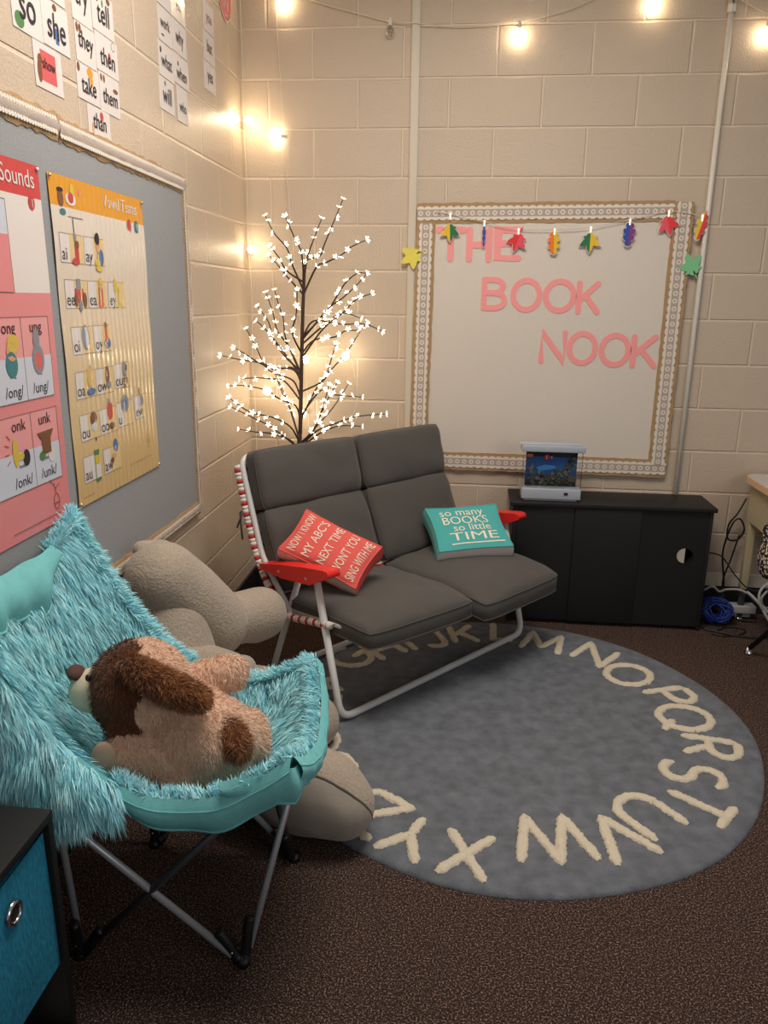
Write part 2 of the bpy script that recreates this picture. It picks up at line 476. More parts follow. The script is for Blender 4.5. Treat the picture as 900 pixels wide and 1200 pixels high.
# ------------------------------------------------------------------ letters drawn as strokes, unit height
def arc(cx, cy, rx, ry, a0, a1, n=18):
    return [(cx+rx*math.cos(math.radians(a0+(a1-a0)*i/n)), cy+ry*math.sin(math.radians(a0+(a1-a0)*i/n))) for i in range(n+1)]
GL = {  # letter: width, strokes
 'A': (.8, [[(0,0),(.4,1),(.8,0)], [(.16,.36),(.64,.36)]]),
 'B': (.62, [[(0,0),(0,1)], [(0,1)]+arc(.3,.77,.27,.23,90,-90,10)+[(0,.54)], [(0,.54)]+arc(.34,.27,.28,.27,90,-90,10)+[(0,0)]]),
 'C': (.8, [arc(.48,.5,.48,.5,50,310)]),
 'D': (.7, [[(0,0),(0,1)], [(0,1)]+arc(.22,.5,.48,.5,90,-90)+[(0,0)]]),
 'E': (.55, [[(.55,1),(0,1),(0,0),(.55,0)], [(0,.52),(.45,.52)]]),
 'F': (.55, [[(.55,1),(0,1),(0,0)], [(0,.5),(.45,.5)]]),
 'G': (.85, [arc(.48,.5,.48,.5,50,330)+[(.92,.45),(.5,.45)]]),
 'H': (.7, [[(0,0),(0,1)], [(.7,0),(.7,1)], [(0,.5),(.7,.5)]]),
 'I': (.1, [[(.05,0),(.05,1)]]),
 'J': (.5, [[(.5,1),(.5,.25)]+arc(.25,.25,.25,.25,0,-160,8)]),
 'K': (.62, [[(0,0),(0,1)], [(.6,1),(.05,.42)], [(.2,.58),(.62,0)]]),
 'L': (.5, [[(0,1),(0,0),(.5,0)]]),
 'M': (.95, [[(0,0),(.1,1),(.48,.25),(.85,1),(.95,0)]]),
 'N': (.78, [[(0,0),(0,1),(.78,0),(.78,1)]]),
 'O': (.95, [arc(.475,.5,.475,.5,0,360,28)]),
 'P': (.6, [[(0,0),(0,1)], [(0,1)]+arc(.3,.74,.3,.26,90,-90,10)+[(0,.48)]]),
 'Q': (.95, [arc(.475,.5,.475,.5,0,360,28), [(.55,.25),(.95,-.08)]]),
 'R': (.62, [[(0,0),(0,1)], [(0,1)]+arc(.3,.74,.3,.26,90,-90,10)+[(0,.48)], [(.25,.48),(.62,0)]]),
 'S': (.62, [arc(.32,.74,.3,.26,40,255,12)+arc(.32,.25,.3,.25,80,-150,12)]),
 'T': (.75, [[(0,1),(.75,1)], [(.375,1),(.375,0)]]),
 'U': (.78, [[(0,1),(0,.35)]+arc(.39,.35,.39,.35,180,360,12)+[(.78,1)]]),
 'V': (.85, [[(0,1),(.42,0),(.85,1)]]),
 'W': (1.25, [[(0,1),(.3,0),(.62,1),(.94,0),(1.25,1)]]),
 'X': (.75, [[(0,0),(.75,1)], [(0,1),(.75,0)]]),
 'Y': (.75, [[(0,1),(.37,.48),(.75,1)], [(.37,.48),(.37,0)]]),
 'Z': (.75, [[(0,1),(.75,1),(0,0),(.75,0)]]),
}

# ------------------------------------------------------------------ rug
RC = Vector((1.248,-1.19,0)); RR = .881
rug = thing('round_rug', 'round grey area rug with a ring of cream alphabet letters', 'rug', tuple(RC))
def rug_z(x, y):
    d = math.hypot(x-1.02, (y+1.35))
    w = .009*math.exp(-((x-1.05)*.45+(y+1.24)*.9)**2/.0005)*math.exp(-d*d/.05) + .006*math.exp(-((x-1.25)*.25+(y+1.18)*.95)**2/.0004)*math.exp(-((x-1.3)**2+(y+1.2)**2)/.03)
    return .012 + w + .0012*mnoise.noise(Vector((x*6,y*6,0)))
b = MB()
nr, na = 80, 160; vs = []; fs = []
for i in range(nr+1):
    r = RR*(i/nr)
    for k in range(na):
        a = 2*PI*k/na; rr = r*(1+.006*math.sin(3*a)+.004*math.sin(7*a+1)) if i > nr*.6 else r
        x, y = RC.x+rr*math.cos(a), RC.y+rr*math.sin(a)
        t = max(0,(i/nr-.985)/.015); vs.append((x,y, rug_z(x,y)*(1-.45*t)))
for i in range(nr):
    for k in range(na):
        k2=(k+1)%na; fs.append((i*na+k,(i+1)*na+k,(i+1)*na+k2,i*na+k2))
o0 = len(vs)
for k in range(na):
    x,y,z = vs[nr*na+k]; vs.append((x+(x-RC.x)*.002, y+(y-RC.y)*.002, .0005))
for k in range(na):
    k2=(k+1)%na; fs.append((nr*na+k, o0+k, o0+k2, nr*na+k2))
b.add(vs, fs, 0, True); b.build('rug_pile', M['rug'], rug)
RL = dict(A=-135,B=-123,C=-111,D=-98,E=-86,F=-74,G=-57,H=-44,I=-34,J=-24,K=-11.5,L=2.5,M=17.3,N=36.5,O=53,P=70.5,Q=83.5,R=99.5,S=115.5,T=128,U=142,V=154.5,W=171,X=190.5,Y=203.5,Z=214)
RAD = dict(K=.735,L=.765,M=.70,N=.715,O=.665,P=.70,Q=.675,R=.715,S=.665,T=.72,U=.655,V=.70,W=.665,X=.762,Y=.755,Z=.735,G=.76)
def tuft_stroke(mb, path, w, h):
    P = [Vector((x,y,0)) for x,y in path]
    # resample
    Q = [P[0]]
    for i in range(1,len(P)):
        n = max(1,int((P[i]-P[i-1]).length/.007))
        for k in range(1,n+1): Q.append(P[i-1].lerp(P[i],k/n))
    n = len(Q); vs=[]; fs=[]; K=7
    for i,p in enumerate(Q):
        t = (Q[min(i+1,n-1)]-Q[max(i-1,0)]).normalized(); nn = Vector((-t.y,t.x,0))
        e = min(i,n-1-i)*.007; taper = min(1, .45+e/(w*.5)*.55) if path[0]!=path[-1] else 1
        for k in range(K):
            a = PI*k/(K-1); ww = w/2*taper*(1+random.uniform(-.22,.22))
            q = p+nn*math.cos(a)*ww; z0 = rug_z(q.x,q.y)-.003
            vs.append((q.x+random.uniform(-.0009,.0009), q.y, z0+math.sin(a)**.6*h*random.uniform(.72,1.12)*taper))
    for i in range(n-1):
        for k in range(K-1):
            fs.append((i*K+k,i*K+k+1,(i+1)*K+k+1,(i+1)*K+k))
    mb.add(vs, fs, 0, True)
for ch, deg in RL.items():
    wd, st = GL[ch]; H = .185; th = math.radians(deg); o = Vector((math.sin(th),math.cos(th))); r_ = Vector((math.cos(th),-math.sin(th)))
    rad = RAD.get(ch,.72); b = MB()
    for s_ in st:
        path = []
        for u,v in s_:
            q = Vector((RC.x,RC.y)) + r_*((u-wd/2)*H*.95) + o*(rad+(v-.5)*H); path.append((q.x,q.y))
        tuft_stroke(b, path, .033, .012)
    b.build('letter', M['tuft'], rug)

# ------------------------------------------------------------------ lettered board on the back wall
BW = lambda x,z,d: (x, -d, z)
bd = thing('notice_board', 'white notice board edged with burlap and lace on the back wall', 'notice board', (1.42,0,.69))
b = MB(); b.box((.84,-.018,.715),(2.01,-.001,1.90)); b.build('board_panel', M['whiteboard'], bd)
def lace_strip(p0, p1, wid, d, name_parent, jag=.0022, burl=.088, seed=0):
    """burlap strip with scalloped lace running from p0 to p1 (x,z)"""
    rnd = random.Random(seed); P0 = Vector(p0); P1 = Vector(p1); t = (P1-P0); Ln = t.length; t.normalize(); n = Vector((-t.y,t.x))
    b = MB(); m = int(Ln/.03); top=[]; bot=[]
    for i in range(m+1):
        p = P0+t*Ln*i/m
        top.append(tuple(p+n*(burl/2+rnd.uniform(-jag,jag)))); bot.append(tuple(p-n*(burl/2+rnd.uniform(-jag,jag))))
    for i in range(m):
        w0 = .0016*math.sin(i*1.3+seed); w1=.0016*math.sin((i+1)*1.3+seed)
        q = [bot[i],bot[i+1],top[i+1],top[i]]; ds=[d+.002+w0,d+.002+w1,d+.003+w1,d+.003+w0]
        fr = [name_parent[1](*q[k],ds[k]) for k in range(4)]; bk = [name_parent[1](*q[k],d-.002) for k in range(4)]
        b.add(fr+bk, [(0,1,2,3),(7,6,5,4),(0,4,5,1),(3,2,6,7)]+([(0,3,7,4)] if i==0 else [])+([(1,5,6,2)] if i==m-1 else []), 0)
    bo = b.build('burlap_strip', M['burlap'], name_parent[0])
    b = MB(); X = name_parent[1]; D = d+.0052
    def at(s,k): 
        q = P0+t*s+n*k; return (q.x,q.y)
    b.prism([at(0,-wid*.36),at(Ln,-wid*.36),at(Ln,wid*.36),at(0,wid*.36)], D-.001, D, X, 0)
    pitch = wid*.62; m = int(Ln/pitch); pitch = Ln/m
    for i in range(m):
        s = (i+.5)*pitch
        for sg in (-1,1):   # scallops
            c = at(s, sg*wid*.36); a0 = math.atan2(t.y,t.x) + (0 if sg>0 else PI)
            poly = [(c[0]+pitch*.52*math.cos(a0+PI*k/8), c[1]+pitch*.34*math.sin(a0+PI*k/8)*1.0) if abs(t.x)>.5 else (c[0]+pitch*.34*math.cos(a0+PI*k/8)*1.0, c[1]+pitch*.52*math.sin(a0+PI*k/8)) for k in range(9)]
            b.prism(poly, D-.001, D+.0006, X, 1)
        c = at(s,0)          # eyelet ring
        b.ribbon([(c[0]+pitch*.24*math.cos(2*PI*k/16), c[1]+pitch*.24*math.sin(2*PI*k/16)) for k in range(16)], pitch*.17, D, D+.0008, X, 1, closed=True)
    for sg in (-1,1): b.prism([at(0,sg*wid*.36-wid*.055),at(Ln,sg*wid*.36-wid*.055),at(Ln,sg*wid*.36+wid*.055),at(0,sg*wid*.36+wid*.055)], D, D+.0007, X, 1)
    b.build('lace_trim', [M['lace_grey'],M['lace']], bo)
lace_strip((.815,1.877),(1.955,1.89), .054, .0195, (bd,BW), seed=1)
lace_strip((.845,.70),(.857,1.835), .054, .0195, (bd,BW), seed=2)
lace_strip((2.0,.745),(1.995,1.928), .054, .0215, (bd,BW), seed=3)
lace_strip((.82,.733),(2.04,.727), .054, .0195, (bd,BW), seed=4)
# cut-out letters
def cut(ch, x0, z0, x1, z1, label, grp, w=.026, tilt=0):
    wd, st = GL[ch]; b = MB(); m = w/2; c0, s0 = math.cos(tilt), math.sin(tilt); xc, zc = (x0+x1)/2, (z0+z1)/2
    for k,s_ in enumerate(st):
        path = [(x0+m+(x1-x0-w)*u/wd, z0+m+(z1-z0-w)*v) for u,v in s_]
        path = [(xc+(x-xc)*c0-(z-zc)*s0, zc+(x-xc)*s0+(z-zc)*c0) for x,z in path]
        cl = path[0]==path[-1] or (math.dist(path[0],path[-1])<1e-6)
        b.ribbon(path[:-1] if cl else path, w, .0183, .0203+.0002*k, BW, 0, closed=cl)
    tag(b.build('cutout_letter', M['pink']), label, 'letter', grp)
G1 = 'pink cut-out letters on the board'
cut('T',.90,1.668,1.045,1.822,'pink cut-out letter T starting the top word on the white board',G1,.03)
cut('H',1.043,1.666,1.163,1.822,'pink cut-out letter H in the middle of the top word on the white board',G1,.03)
cut('E',1.172,1.672,1.296,1.824,'pink cut-out letter E ending the top word on the white board',G1,.03)
cut('B',1.122,1.452,1.242,1.604,'pink cut-out letter B on the white board',G1)
cut('O',1.256,1.446,1.403,1.602,'pink cut-out letter O right after the B, in the middle word',G1)
cut('O',1.405,1.444,1.558,1.60,'pink cut-out letter O just before the K, in the middle word',G1)
cut('K',1.556,1.441,1.668,1.592,'pink cut-out letter K ending the middle word on the white board',G1)
cut('N',1.402,1.212,1.533,1.37,'pink cut-out letter N starting the bottom word on the white board',G1)
cut('O',1.53,1.208,1.675,1.368,'pink cut-out letter O right after the N, in the bottom word',G1)
cut('O',1.678,1.202,1.827,1.362,'pink cut-out letter O just before the K, in the bottom word',G1)
cut('K',1.824,1.201,1.948,1.357,'pink cut-out letter K ending the bottom word on the white board',G1)
# leaves
def maple(n=60, r=1.0):
    out=[]
    lobes=[(90,1.0),(30,.92),(150,.92),(-25,.62),(205,.62)]
    pts=[]
    for a,l in sorted(lobes): pts.append((a,l))
    seq=[]
    angs=[-25,30,90,150,205]
    for i,a in enumerate(angs):
        l=dict(lobes)[a]
        seq += [(a-17,l*.70),(a-9,l*.84),(a,l),(a+9,l*.84),(a+17,l*.70)]
        nx = angs[i+1] if i<4 else 335
        if i<4: seq.append(((a+nx)/2,.52))
    seq += [(240,.5),(266,.5),(270,.52),(274,.5),(300,.5)]
    return [(r*l*math.cos(math.radians(a)), r*l*math.sin(math.radians(a))) for a,l in seq]
def oak(r=1.0):
    half=[(0,1),(.2,.92),(.27,.74),(.16,.6),(.36,.5),(.44,.28),(.2,.14),(.42,-.02),(.46,-.26),(.2,-.36),(.3,-.52),(.27,-.7),(.08,-.76),(.04,-1)]
    return [(x*r*1.05,y*r) for x,y in half]+[(-x*r*1.05,y*r) for x,y in reversed(half[1:-1])]
def split(poly, right):
    """half of a polygon left/right of x=0 (Sutherland-Hodgman)"""
    sgn = 1 if right else -1; out=[]
    for i in range(len(poly)):
        p,q = poly[i-1],poly[i]; a,c = p[0]*sgn, q[0]*sgn
        if (a>=0)!=(c>=0): t=a/(a-c); out.append((0,p[1]+(q[1]-p[1])*t))
        if c>=0: out.append(q)
    return out
LWIRE = [(.90,1.885),(.969,1.875),(1.045,1.856),(1.123,1.843),(1.20,1.822),(1.278,1.811),(1.36,1.808),(1.436,1.809),(1.515,1.812),(1.594,1.819),(1.68,1.836),(1.76,1.852),(1.84,1.87),(1.916,1.886),(2.0,1.882),(2.062,1.868),(2.10,1.85)]
b = MB(); b.tube(crom([(x,-.034,z) for x,z in LWIRE],5), .0014, 0, 6)
tag(b.build('garland_wire', M['clear'] if False else M['wire']), 'thin pale garland wire strung across the top of the white board', 'wire')
YEL,ORG,RED,GRN,BLU,PUR,PNK = [flat(n,*c,rough=.4) for n,c in (('leaf_yellow',(228,188,40)),('leaf_orange',(240,120,24)),('leaf_red',(222,44,40)),('leaf_green',(26,112,66)),('leaf_blue',(30,72,168)),('leaf_purple',(120,52,120)),('leaf_pink',(232,76,92)))]
def leaf(x, z, r, kind, ca, cb, label, clipz, tilt=0, sx=1.0):
    t = thing('leaf_light', label, 'leaf', (x,-.036,z), 'leaf lights on the garland')
    c,s = math.cos(tilt), math.sin(tilt)
    Mx = lambda u,v,d: (x+(u*sx)*c-v*s, -d, z+(u*sx)*s+v*c)
    poly = [(-p[0],-p[1]) for p in (maple(r=r) if kind=='m' else oak(r))]
    b = MB()
    b.prism([(u*1.13,v*1.10) for u,v in poly], .0325,.0335, Mx, 2)
    b.prism(split(poly,False), .0335,.0365, Mx, 0); b.prism(split(poly,True), .0335,.0365, Mx, 1)
    b.tube([Mx(0,r*.7,.036),Mx(0,r*1.05,.036),(x,-.035,clipz-.012)], .0016, 0, 6)
    b.build('leaf_blade', [ca,cb,M['paper']], t)
    b = MB(); b.tube([(x,-.036,clipz-.012),(x,-.036,clipz+.006)], .004, 0, 8); b.ell((x,-.036,clipz-.016),(.0038,.0038,.006),0)
    b.build('fairy_bulb', M['petal_dim'], t)
M['petal_dim'] = mat('dim_bulb', (.9,.85,.75), .3, emit=(1,.9,.7), es=.8)
leaf(.967,1.806,0.0512,'m',YEL,GRN,'leaf light half yellow, half green, first from the left beside the letter T',1.872,.05)
leaf(1.122,1.79,0.0561,'o',PUR,BLU,'narrow purple leaf light seen edge-on over the letter H',1.842,0,.3)
leaf(1.277,1.766,0.0549,'m',RED,PNK,'red maple leaf light hanging over the letter E',1.808,-.35)
leaf(1.437,1.759,0.0549,'o',ORG,YEL,'orange lobed leaf light over the bare white board right of the E',1.808,.05)
leaf(1.597,1.767,0.0561,'m',GRN,YEL,'leaf light half green, half yellow, fifth along the wire',1.818,0)
leaf(1.765,1.797,0.0561,'o',BLU,PUR,'blue and purple lobed leaf light on the board',1.85,-.05)
leaf(1.929,1.84,0.0561,'m',PNK,RED,'pinkish red maple leaf light hanging over the lace at the top right corner',1.885,.3)
leaf(2.074,1.83,0.0610,'o',YEL,RED,'orange yellow lobed leaf light hanging off the right edge of the board',1.867,-.25,.8)
def sticker(x, z, r, m_, label, tilt):
    c,s = math.cos(tilt), math.sin(tilt); b = MB()
    b.prism(maple(r=r), .0285,.0305, lambda u,v,d:(x+u*c-v*s,-d,z+u*s+v*c), 0)
    st=[(0,-r*.3),(0,-r*.75)]; b.ribbon(st, r*.09, .0285,.0305, lambda u,v,d:(x+u*c-v*s,-d,z+u*s+v*c), 0)
    tag(b.build('paper_leaf', m_), label, 'leaf', 'paper leaves stuck on the board edge')
sticker(.803,1.694,.068, flat('leaf_pale_yellow',226,212,88), 'yellow paper leaf stuck on the left edge of the white board', 2.1)
sticker(2.056,1.652,.068, flat('leaf_mint',122,194,142), 'mint green paper leaf stuck on the right edge of the white board', .5)

# ------------------------------------------------------------------ felt board on the left wall
LW = lambda y,z,d: (d, y, z)
lb = thing('pin_board', 'grey felt pin board with burlap and lace border on the left wall', 'notice board', (0,-1.9,.68))
b = MB(); b.box((.001,-3.0,.68),(.017,-.875,1.905)); b.build('felt_panel', M['felt'], lb)
def left_strip(p0,p1,wid,burl,seed):
    rnd = random.Random(seed); P0=Vector(p0); P1=Vector(p1); t=(P1-P0); Ln=t.length; t.normalize(); n=Vector((-t.y,t.x)); b=MB(); m=int(Ln/.02)
    e=[(rnd.uniform(-.005,.005),rnd.uniform(-.005,.005),rnd.uniform(0,.005)) for _ in range(m+1)]
    for i in range(m):
        qa,qb=P0+t*Ln*i/m,P0+t*Ln*(i+1)/m
        q=[qa-n*(burl/2+e[i][0]), qb-n*(burl/2+e[i+1][0]), qb+n*(burl/2+e[i+1][1]), qa+n*(burl/2+e[i][1])]
        mid=[(qa,e[i][2]),(qb,e[i+1][2])]
        fr=[LW(q[0].x,q[0].y,.019),LW(q[1].x,q[1].y,.019),LW(mid[1][0].x,mid[1][0].y,.024+mid[1][1]),LW(mid[0][0].x,mid[0][0].y,.024+mid[0][1]),LW(q[2].x,q[2].y,.019),LW(q[3].x,q[3].y,.019)]
        b.add(fr,[(0,1,2,3),(3,2,4,5)],0,True)
        bk=[LW(q[k].x,q[k].y,.0005) for k in range(4)]
        b.add([fr[0],fr[1],fr[4],fr[5]]+bk,[(0,4,5,1),(3,2,6,7)],0)
    bo=b.build('burlap_strip', M['burlap'], lb)
    b=MB()
    for i in range(m):
        qa,qb=P0+t*Ln*i/m,P0+t*Ln*(i+1)/m
        w=wid/2; vv=[LW(qa.x-n.x*w,qa.y-n.y*w,.0235),LW(qb.x-n.x*w,qb.y-n.y*w,.0235),LW(qb.x,qb.y,.0262+e[i+1][2]),LW(qa.x,qa.y,.0262+e[i][2]),LW(qb.x+n.x*w,qb.y+n.y*w,.0235),LW(qa.x+n.x*w,qa.y+n.y*w,.0235)]
        b.add(vv,[(0,1,2,3),(3,2,4,5)],0,True)
    for sg in (-1,1):
        k=Ln/.012
        for i in range(int(k)):
            c=P0+t*(i+.5)*.012+n*sg*wid/2
            b.prism([(c.x+.0065*math.cos(2*PI*j/6),c.y+.0065*math.sin(2*PI*j/6)) for j in range(6)],.0235,.0255,LW,1)
    b.build('lace_trim',[M['lace_grey'],M['lace']],bo)
left_strip((-3.0,1.90),(-1.755,1.90),.03,.062,1); left_strip((-1.75,1.895),(-.85,1.885),.03,.06,2)
left_strip((-.872,.665),(-.866,1.90),.016,.036,3); left_strip((-3.0,.685),(-.86,.685),.02,.05,4)

# posters ----------------------------------------------------------------
def pins(t, pts):
    for y,z in pts:
        b=MB(); b.lathe([(.0,.007),(.0045,.006),(.0045,.003),(.0018,.002),(.0018,0)],(0,0,0),0,10,lambda x,q,r:(.021+r,y+x,z+q)); b.build('push_pin', M['chrome'] if y>-1.86 else M['pwhite'], t)
C_ = {k:flat('print_'+k,*v,rough=.3,coat=.35) for k,v in dict(orange=(222,152,38),buff=(216,178,108),tanbg=(224,196,140),grey=(134,138,148),red=(196,60,62),blue=(72,112,168),teal=(40,120,130),yellow=(214,186,70),brown=(120,76,48),skin=(214,160,120),green=(80,130,80),pinkp=(226,138,140),pinkd=(214,92,96),hdr=(206,66,68),paleblue=(206,210,222),white=(222,214,210),line=(120,96,90),pinkl=(234,158,158)).items()}
PN = list(C_); PMATS = [M['laminate'],M['ink']]+[C_[k] for k in PN]; PI_ = {k:i+2 for i,k in enumerate(PN)}
def disc(b,M_,c,rx,ry,mi,d,n=14,rot=0):
    b.prism([(c[0]+rx*math.cos(2*PI*k/n)*math.cos(rot)-ry*math.sin(2*PI*k/n)*math.sin(rot), c[1]+rx*math.cos(2*PI*k/n)*math.sin(rot)+ry*math.sin(2*PI*k/n)*math.cos(rot)) for k in range(n)], d-.0002, d, M_, PI_[mi] if isinstance(mi,str) else mi)
def rect(b,M_,y0,z0,y1,z1,mi,d): b.prism([(y0,z0),(y1,z0),(y1,z1),(y0,z1)], d-.0002, d, M_, PI_[mi] if isinstance(mi,str) else mi)
def frame(b,M_,y0,z0,y1,z1,mi,d,w=.0012):
    for q in ((y0,z0,y1,z0+w),(y0,z1-w,y1,z1),(y0,z0,y0+w,z1),(y1-w,z0,y1,z1)): rect(b,M_,*q,mi,d)
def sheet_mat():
    m,N,L,B=nt('sheet_warm_reflection'); tc=N.new('ShaderNodeTexCoord'); sp=N.new('ShaderNodeSeparateXYZ'); L.new(tc.outputs['Object'],sp.inputs[0])
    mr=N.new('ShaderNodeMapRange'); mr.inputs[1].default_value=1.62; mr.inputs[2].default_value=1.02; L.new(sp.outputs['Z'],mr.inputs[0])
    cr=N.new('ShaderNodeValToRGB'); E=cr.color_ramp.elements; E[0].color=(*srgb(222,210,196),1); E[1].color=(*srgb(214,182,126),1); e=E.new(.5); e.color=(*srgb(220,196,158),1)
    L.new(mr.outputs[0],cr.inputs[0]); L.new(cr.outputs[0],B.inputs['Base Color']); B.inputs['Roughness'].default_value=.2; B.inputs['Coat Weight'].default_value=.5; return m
M['sheet']=sheet_mat()      # warm reflection painted into the off-white sheet, gold towards the foot
vt = thing('wall_poster', 'yellow-headed laminated Vowel Teams poster pinned on the felt board', 'poster', (.018,-1.54,.93))
PY0,PY1,PZ0,PZ1 = -1.828,-1.258,.935,1.787
def ripple(y,z):
    u=(y-PY0)/(PY1-PY0); amp=.0011*(.25+.75*min(1,max(0,u*1.6-.1)))
    return .0032+amp*math.sin(y*2*PI/.0285+1.6*math.sin(z*5))+.0012*math.sin(z*2*PI/.31)
VM = lambda y,z,d: (.0185+ripple(y,z)+d, y, z)
NY,NZ=150,80
b=MB(); b.grid(lambda u,v: VM(PY0+(PY1-PY0)*u, PZ0+(PZ1-PZ0)*v, 0), NY, NZ, 0)
# colour bands are printed on the sheet: pick per face
fi=0
for j in range(NZ):
    for i in range(NY):
        z=PZ0+(PZ1-PZ0)*(j+.5)/NZ; y=PY0+(PY1-PY0)*(i+.5)/NY
        b.m[fi]=PI_['orange'] if z>1.714 else 0; fi+=1
def gprint(b, y0,z0,y1,z1,mi,d=.0004):
    ny=max(1,int((y1-y0)/.004)); b.grid(lambda u,v: VM(y0+(y1-y0)*u, z0+(z1-z0)*v, d), ny, 2, PI_[mi] if isinstance(mi,str) else mi)
def cell(y,z,w,h,txt,draw,side='tanbg'):
    gprint(b,y,z,y+w,z+h,'white',.0004); gprint(b,y+w*.42,z,y+w,z+h,side,.0006)
    for q in ((y,z,y+w,z+.0012),(y,z+h-.0012,y+w,z+h),(y,z,y+.0012,z+h)): gprint(b,*q,'line',.0008)
    b.text(txt,.045,lambda u,v,d:VM(y+.006+u,z+.008+v,.001),1)
    for k,(s,cy,cz,rx,rz,c) in enumerate(draw):
        n=14
        if s=='o': poly=[(y+w*cy+rx*math.cos(2*PI*i/n), z+h*cz+rz*math.sin(2*PI*i/n)) for i in range(n)]
        else: poly=[(y+w*cy-rx,z+h*cz-rz),(y+w*cy+rx,z+h*cz-rz),(y+w*cy+rx,z+h*cz+rz),(y+w*cy-rx,z+h*cz+rz)]
        b.add([VM(p[0],p[1],.0012+.0003*k) for p in poly],[tuple(range(len(poly)))],PI_[c] if isinstance(c,str) else c)
W_,H_=.122,.073
kid=lambda hair,shirt,leg:[('o',.68,.15,.018,.012,leg),('r',.68,.45,.013,.022,shirt),('o',.68,.85,.012,.013,'skin'),('o',.68,1.0,.012,.009,hair)]
cell(-1.803,1.576,W_,H_,'ai',[('r',.66,1.0,.0018,.04,1),('o',.66,.9,.007,.012,'grey'),('r',.7,.35,.009,.026,'red'),('o',.72,.66,.010,.010,'brown'),('o',.62,.08,.02,.009,'red')])
cell(-1.674,1.576,W_,H_,'ay',[('o',.74,.3,.02,.025,'blue'),('o',.60,.1,.016,.010,'yellow'),('o',.66,.72,.013,.018,'skin'),('o',.64,.98,.014,.016,1),('o',.66,-.1,.02,.008,'yellow')])
cell(-1.796,1.462,W_,H_,'ee',[('r',.62,.45,.024,.018,'red'),('r',.6,.85,.012,.014,'grey'),('o',.46,.3,.010,.018,'brown'),('o',.85,.3,.010,.02,'brown'),('o',.64,.1,.008,.016,'grey')])
cell(-1.67,1.462,W_-.01,H_,'ea',kid('yellow','red','pinkd'))
cell(-1.547,1.462,W_-.01,H_,'ey',[('o',.42,.85,.013,.022,'yellow'),('r',.6,.4,.004,.03,'yellow'),('o',.7,.1,.008,.006,'yellow')])
cell(-1.785,1.342,W_,H_,'oi',[('o',.62,.6,.022,.034,'grey'),('o',.64,.6,.015,.028,'paleblue')])
cell(-1.662,1.342,W_-.01,H_,'oy',[('o',.72,.3,.02,.015,'blue'),('r',.7,.62,.008,.02,'red'),('o',.7,.98,.009,.011,'brown')])
cell(-1.788,1.224,W_-.01,H_,'oa',[('r',.78,.7,.002,.035,'brown'),('o',.7,.75,.014,.028,'buff'),('o',.75,.2,.026,.01,'blue')])
cell(-1.67,1.224,W_-.01,H_,'ow',[('o',.62,.7,.012,.026,'brown'),('o',.7,.3,.016,.01,'grey')])
cell(-1.552,1.228,W_-.01,H_,'ough',[('o',.62,.75,.017,.024,'grey'),('o',.7,.8,.010,.010,1)])
cell(-1.783,1.108,W_-.01,H_,'ou',[('o',.72,.75,.022,.02,'brown'),('o',.72,.45,.016,.012,'paleblue'),('o',.74,-.05,.004,.005,'brown')])
cell(-1.666,1.108,W_-.01,H_,'oo',[('o',.6,.85,.019,.026,'red'),('o',.56,1.25,.008,.009,'grey'),('o',.66,.25,.02,.010,'brown')])
cell(-1.55,1.112,W_-.01,H_,'u',[('o',.5,.9,.026,.028,'grey'),('o',.5,.9,.015,.02,'blue')])
cell(-1.425,1.118,W_-.02,H_,'ew',[('o',.5,.75,.018,.018,'grey'),('o',.4,1.2,.006,.014,'brown')])
cell(-1.788,.993,W_-.02,H_,'au',[('r',.8,.5,.016,.045,'green'),('r',.8,.75,.014,.012,'yellow'),('r',.8,.3,.014,.02,'white')],'white')
cell(-1.668,.993,W_-.01,H_,'aw',[('o',.78,1.0,.016,.02,'blue'),('o',.6,.6,.016,.008,'skin'),('o',.5,.45,.012,.008,'brown')])
b.text('Vowel Teams',.048,lambda u,v,d:VM(-1.308+u,1.738+v,.001),PI_['white'],'RIGHT',sx=.86,bold=.004)
for y,c,t in ((-1.366,'red','1'),(-1.316,'teal','2')):
    b.add([VM(y+.016*math.cos(2*PI*i/14),1.703+.018*math.sin(2*PI*i/14),.0009) for i in range(14)],[tuple(range(14))],PI_[c]); b.text(t,.028,lambda u,v,d:VM(y+u,1.693+v,.0014),PI_['white'],'CENTER')
for (y,z,rx,rz,c) in ((-1.775,1.732,.014,.02,'brown'),(-1.775,1.752,.016,.006,1),(-1.77,1.70,.016,.008,'teal'),(-1.722,1.735,.028,.016,'white'),(-1.722,1.738,.014,.014,'red'),(-1.712,1.756,.01,.018,'yellow'),(-1.672,1.757,.008,.008,'pinkp')):
    b.add([VM(y+rx*math.cos(2*PI*i/12),z+rz*math.sin(2*PI*i/12),.0012) for i in range(12)],[tuple(range(12))],PI_[c] if isinstance(c,str) else c)
for q in ((-1.745,1.690,-1.665,1.692),(-1.49,.985,-1.32,.9862),(-1.80,.956,-1.74,.957)): gprint(b,*q,'line',.001)
b.ribbon(arc(-1.345,1.03,.009,.016,0,330,12),.0015,.001,.0013,VM,PI_['brown']); b.ribbon([(-1.34,1.05),(-1.345,1.07),(-1.335,1.08)],.0015,.001,.0013,VM,PI_['brown'])
# base slot takes the sheet with its painted warm reflection
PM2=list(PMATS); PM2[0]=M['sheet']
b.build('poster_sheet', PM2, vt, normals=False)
pins(vt,[(-1.822,1.779),(-1.265,1.779),(-1.822,.943),(-1.265,.943)])

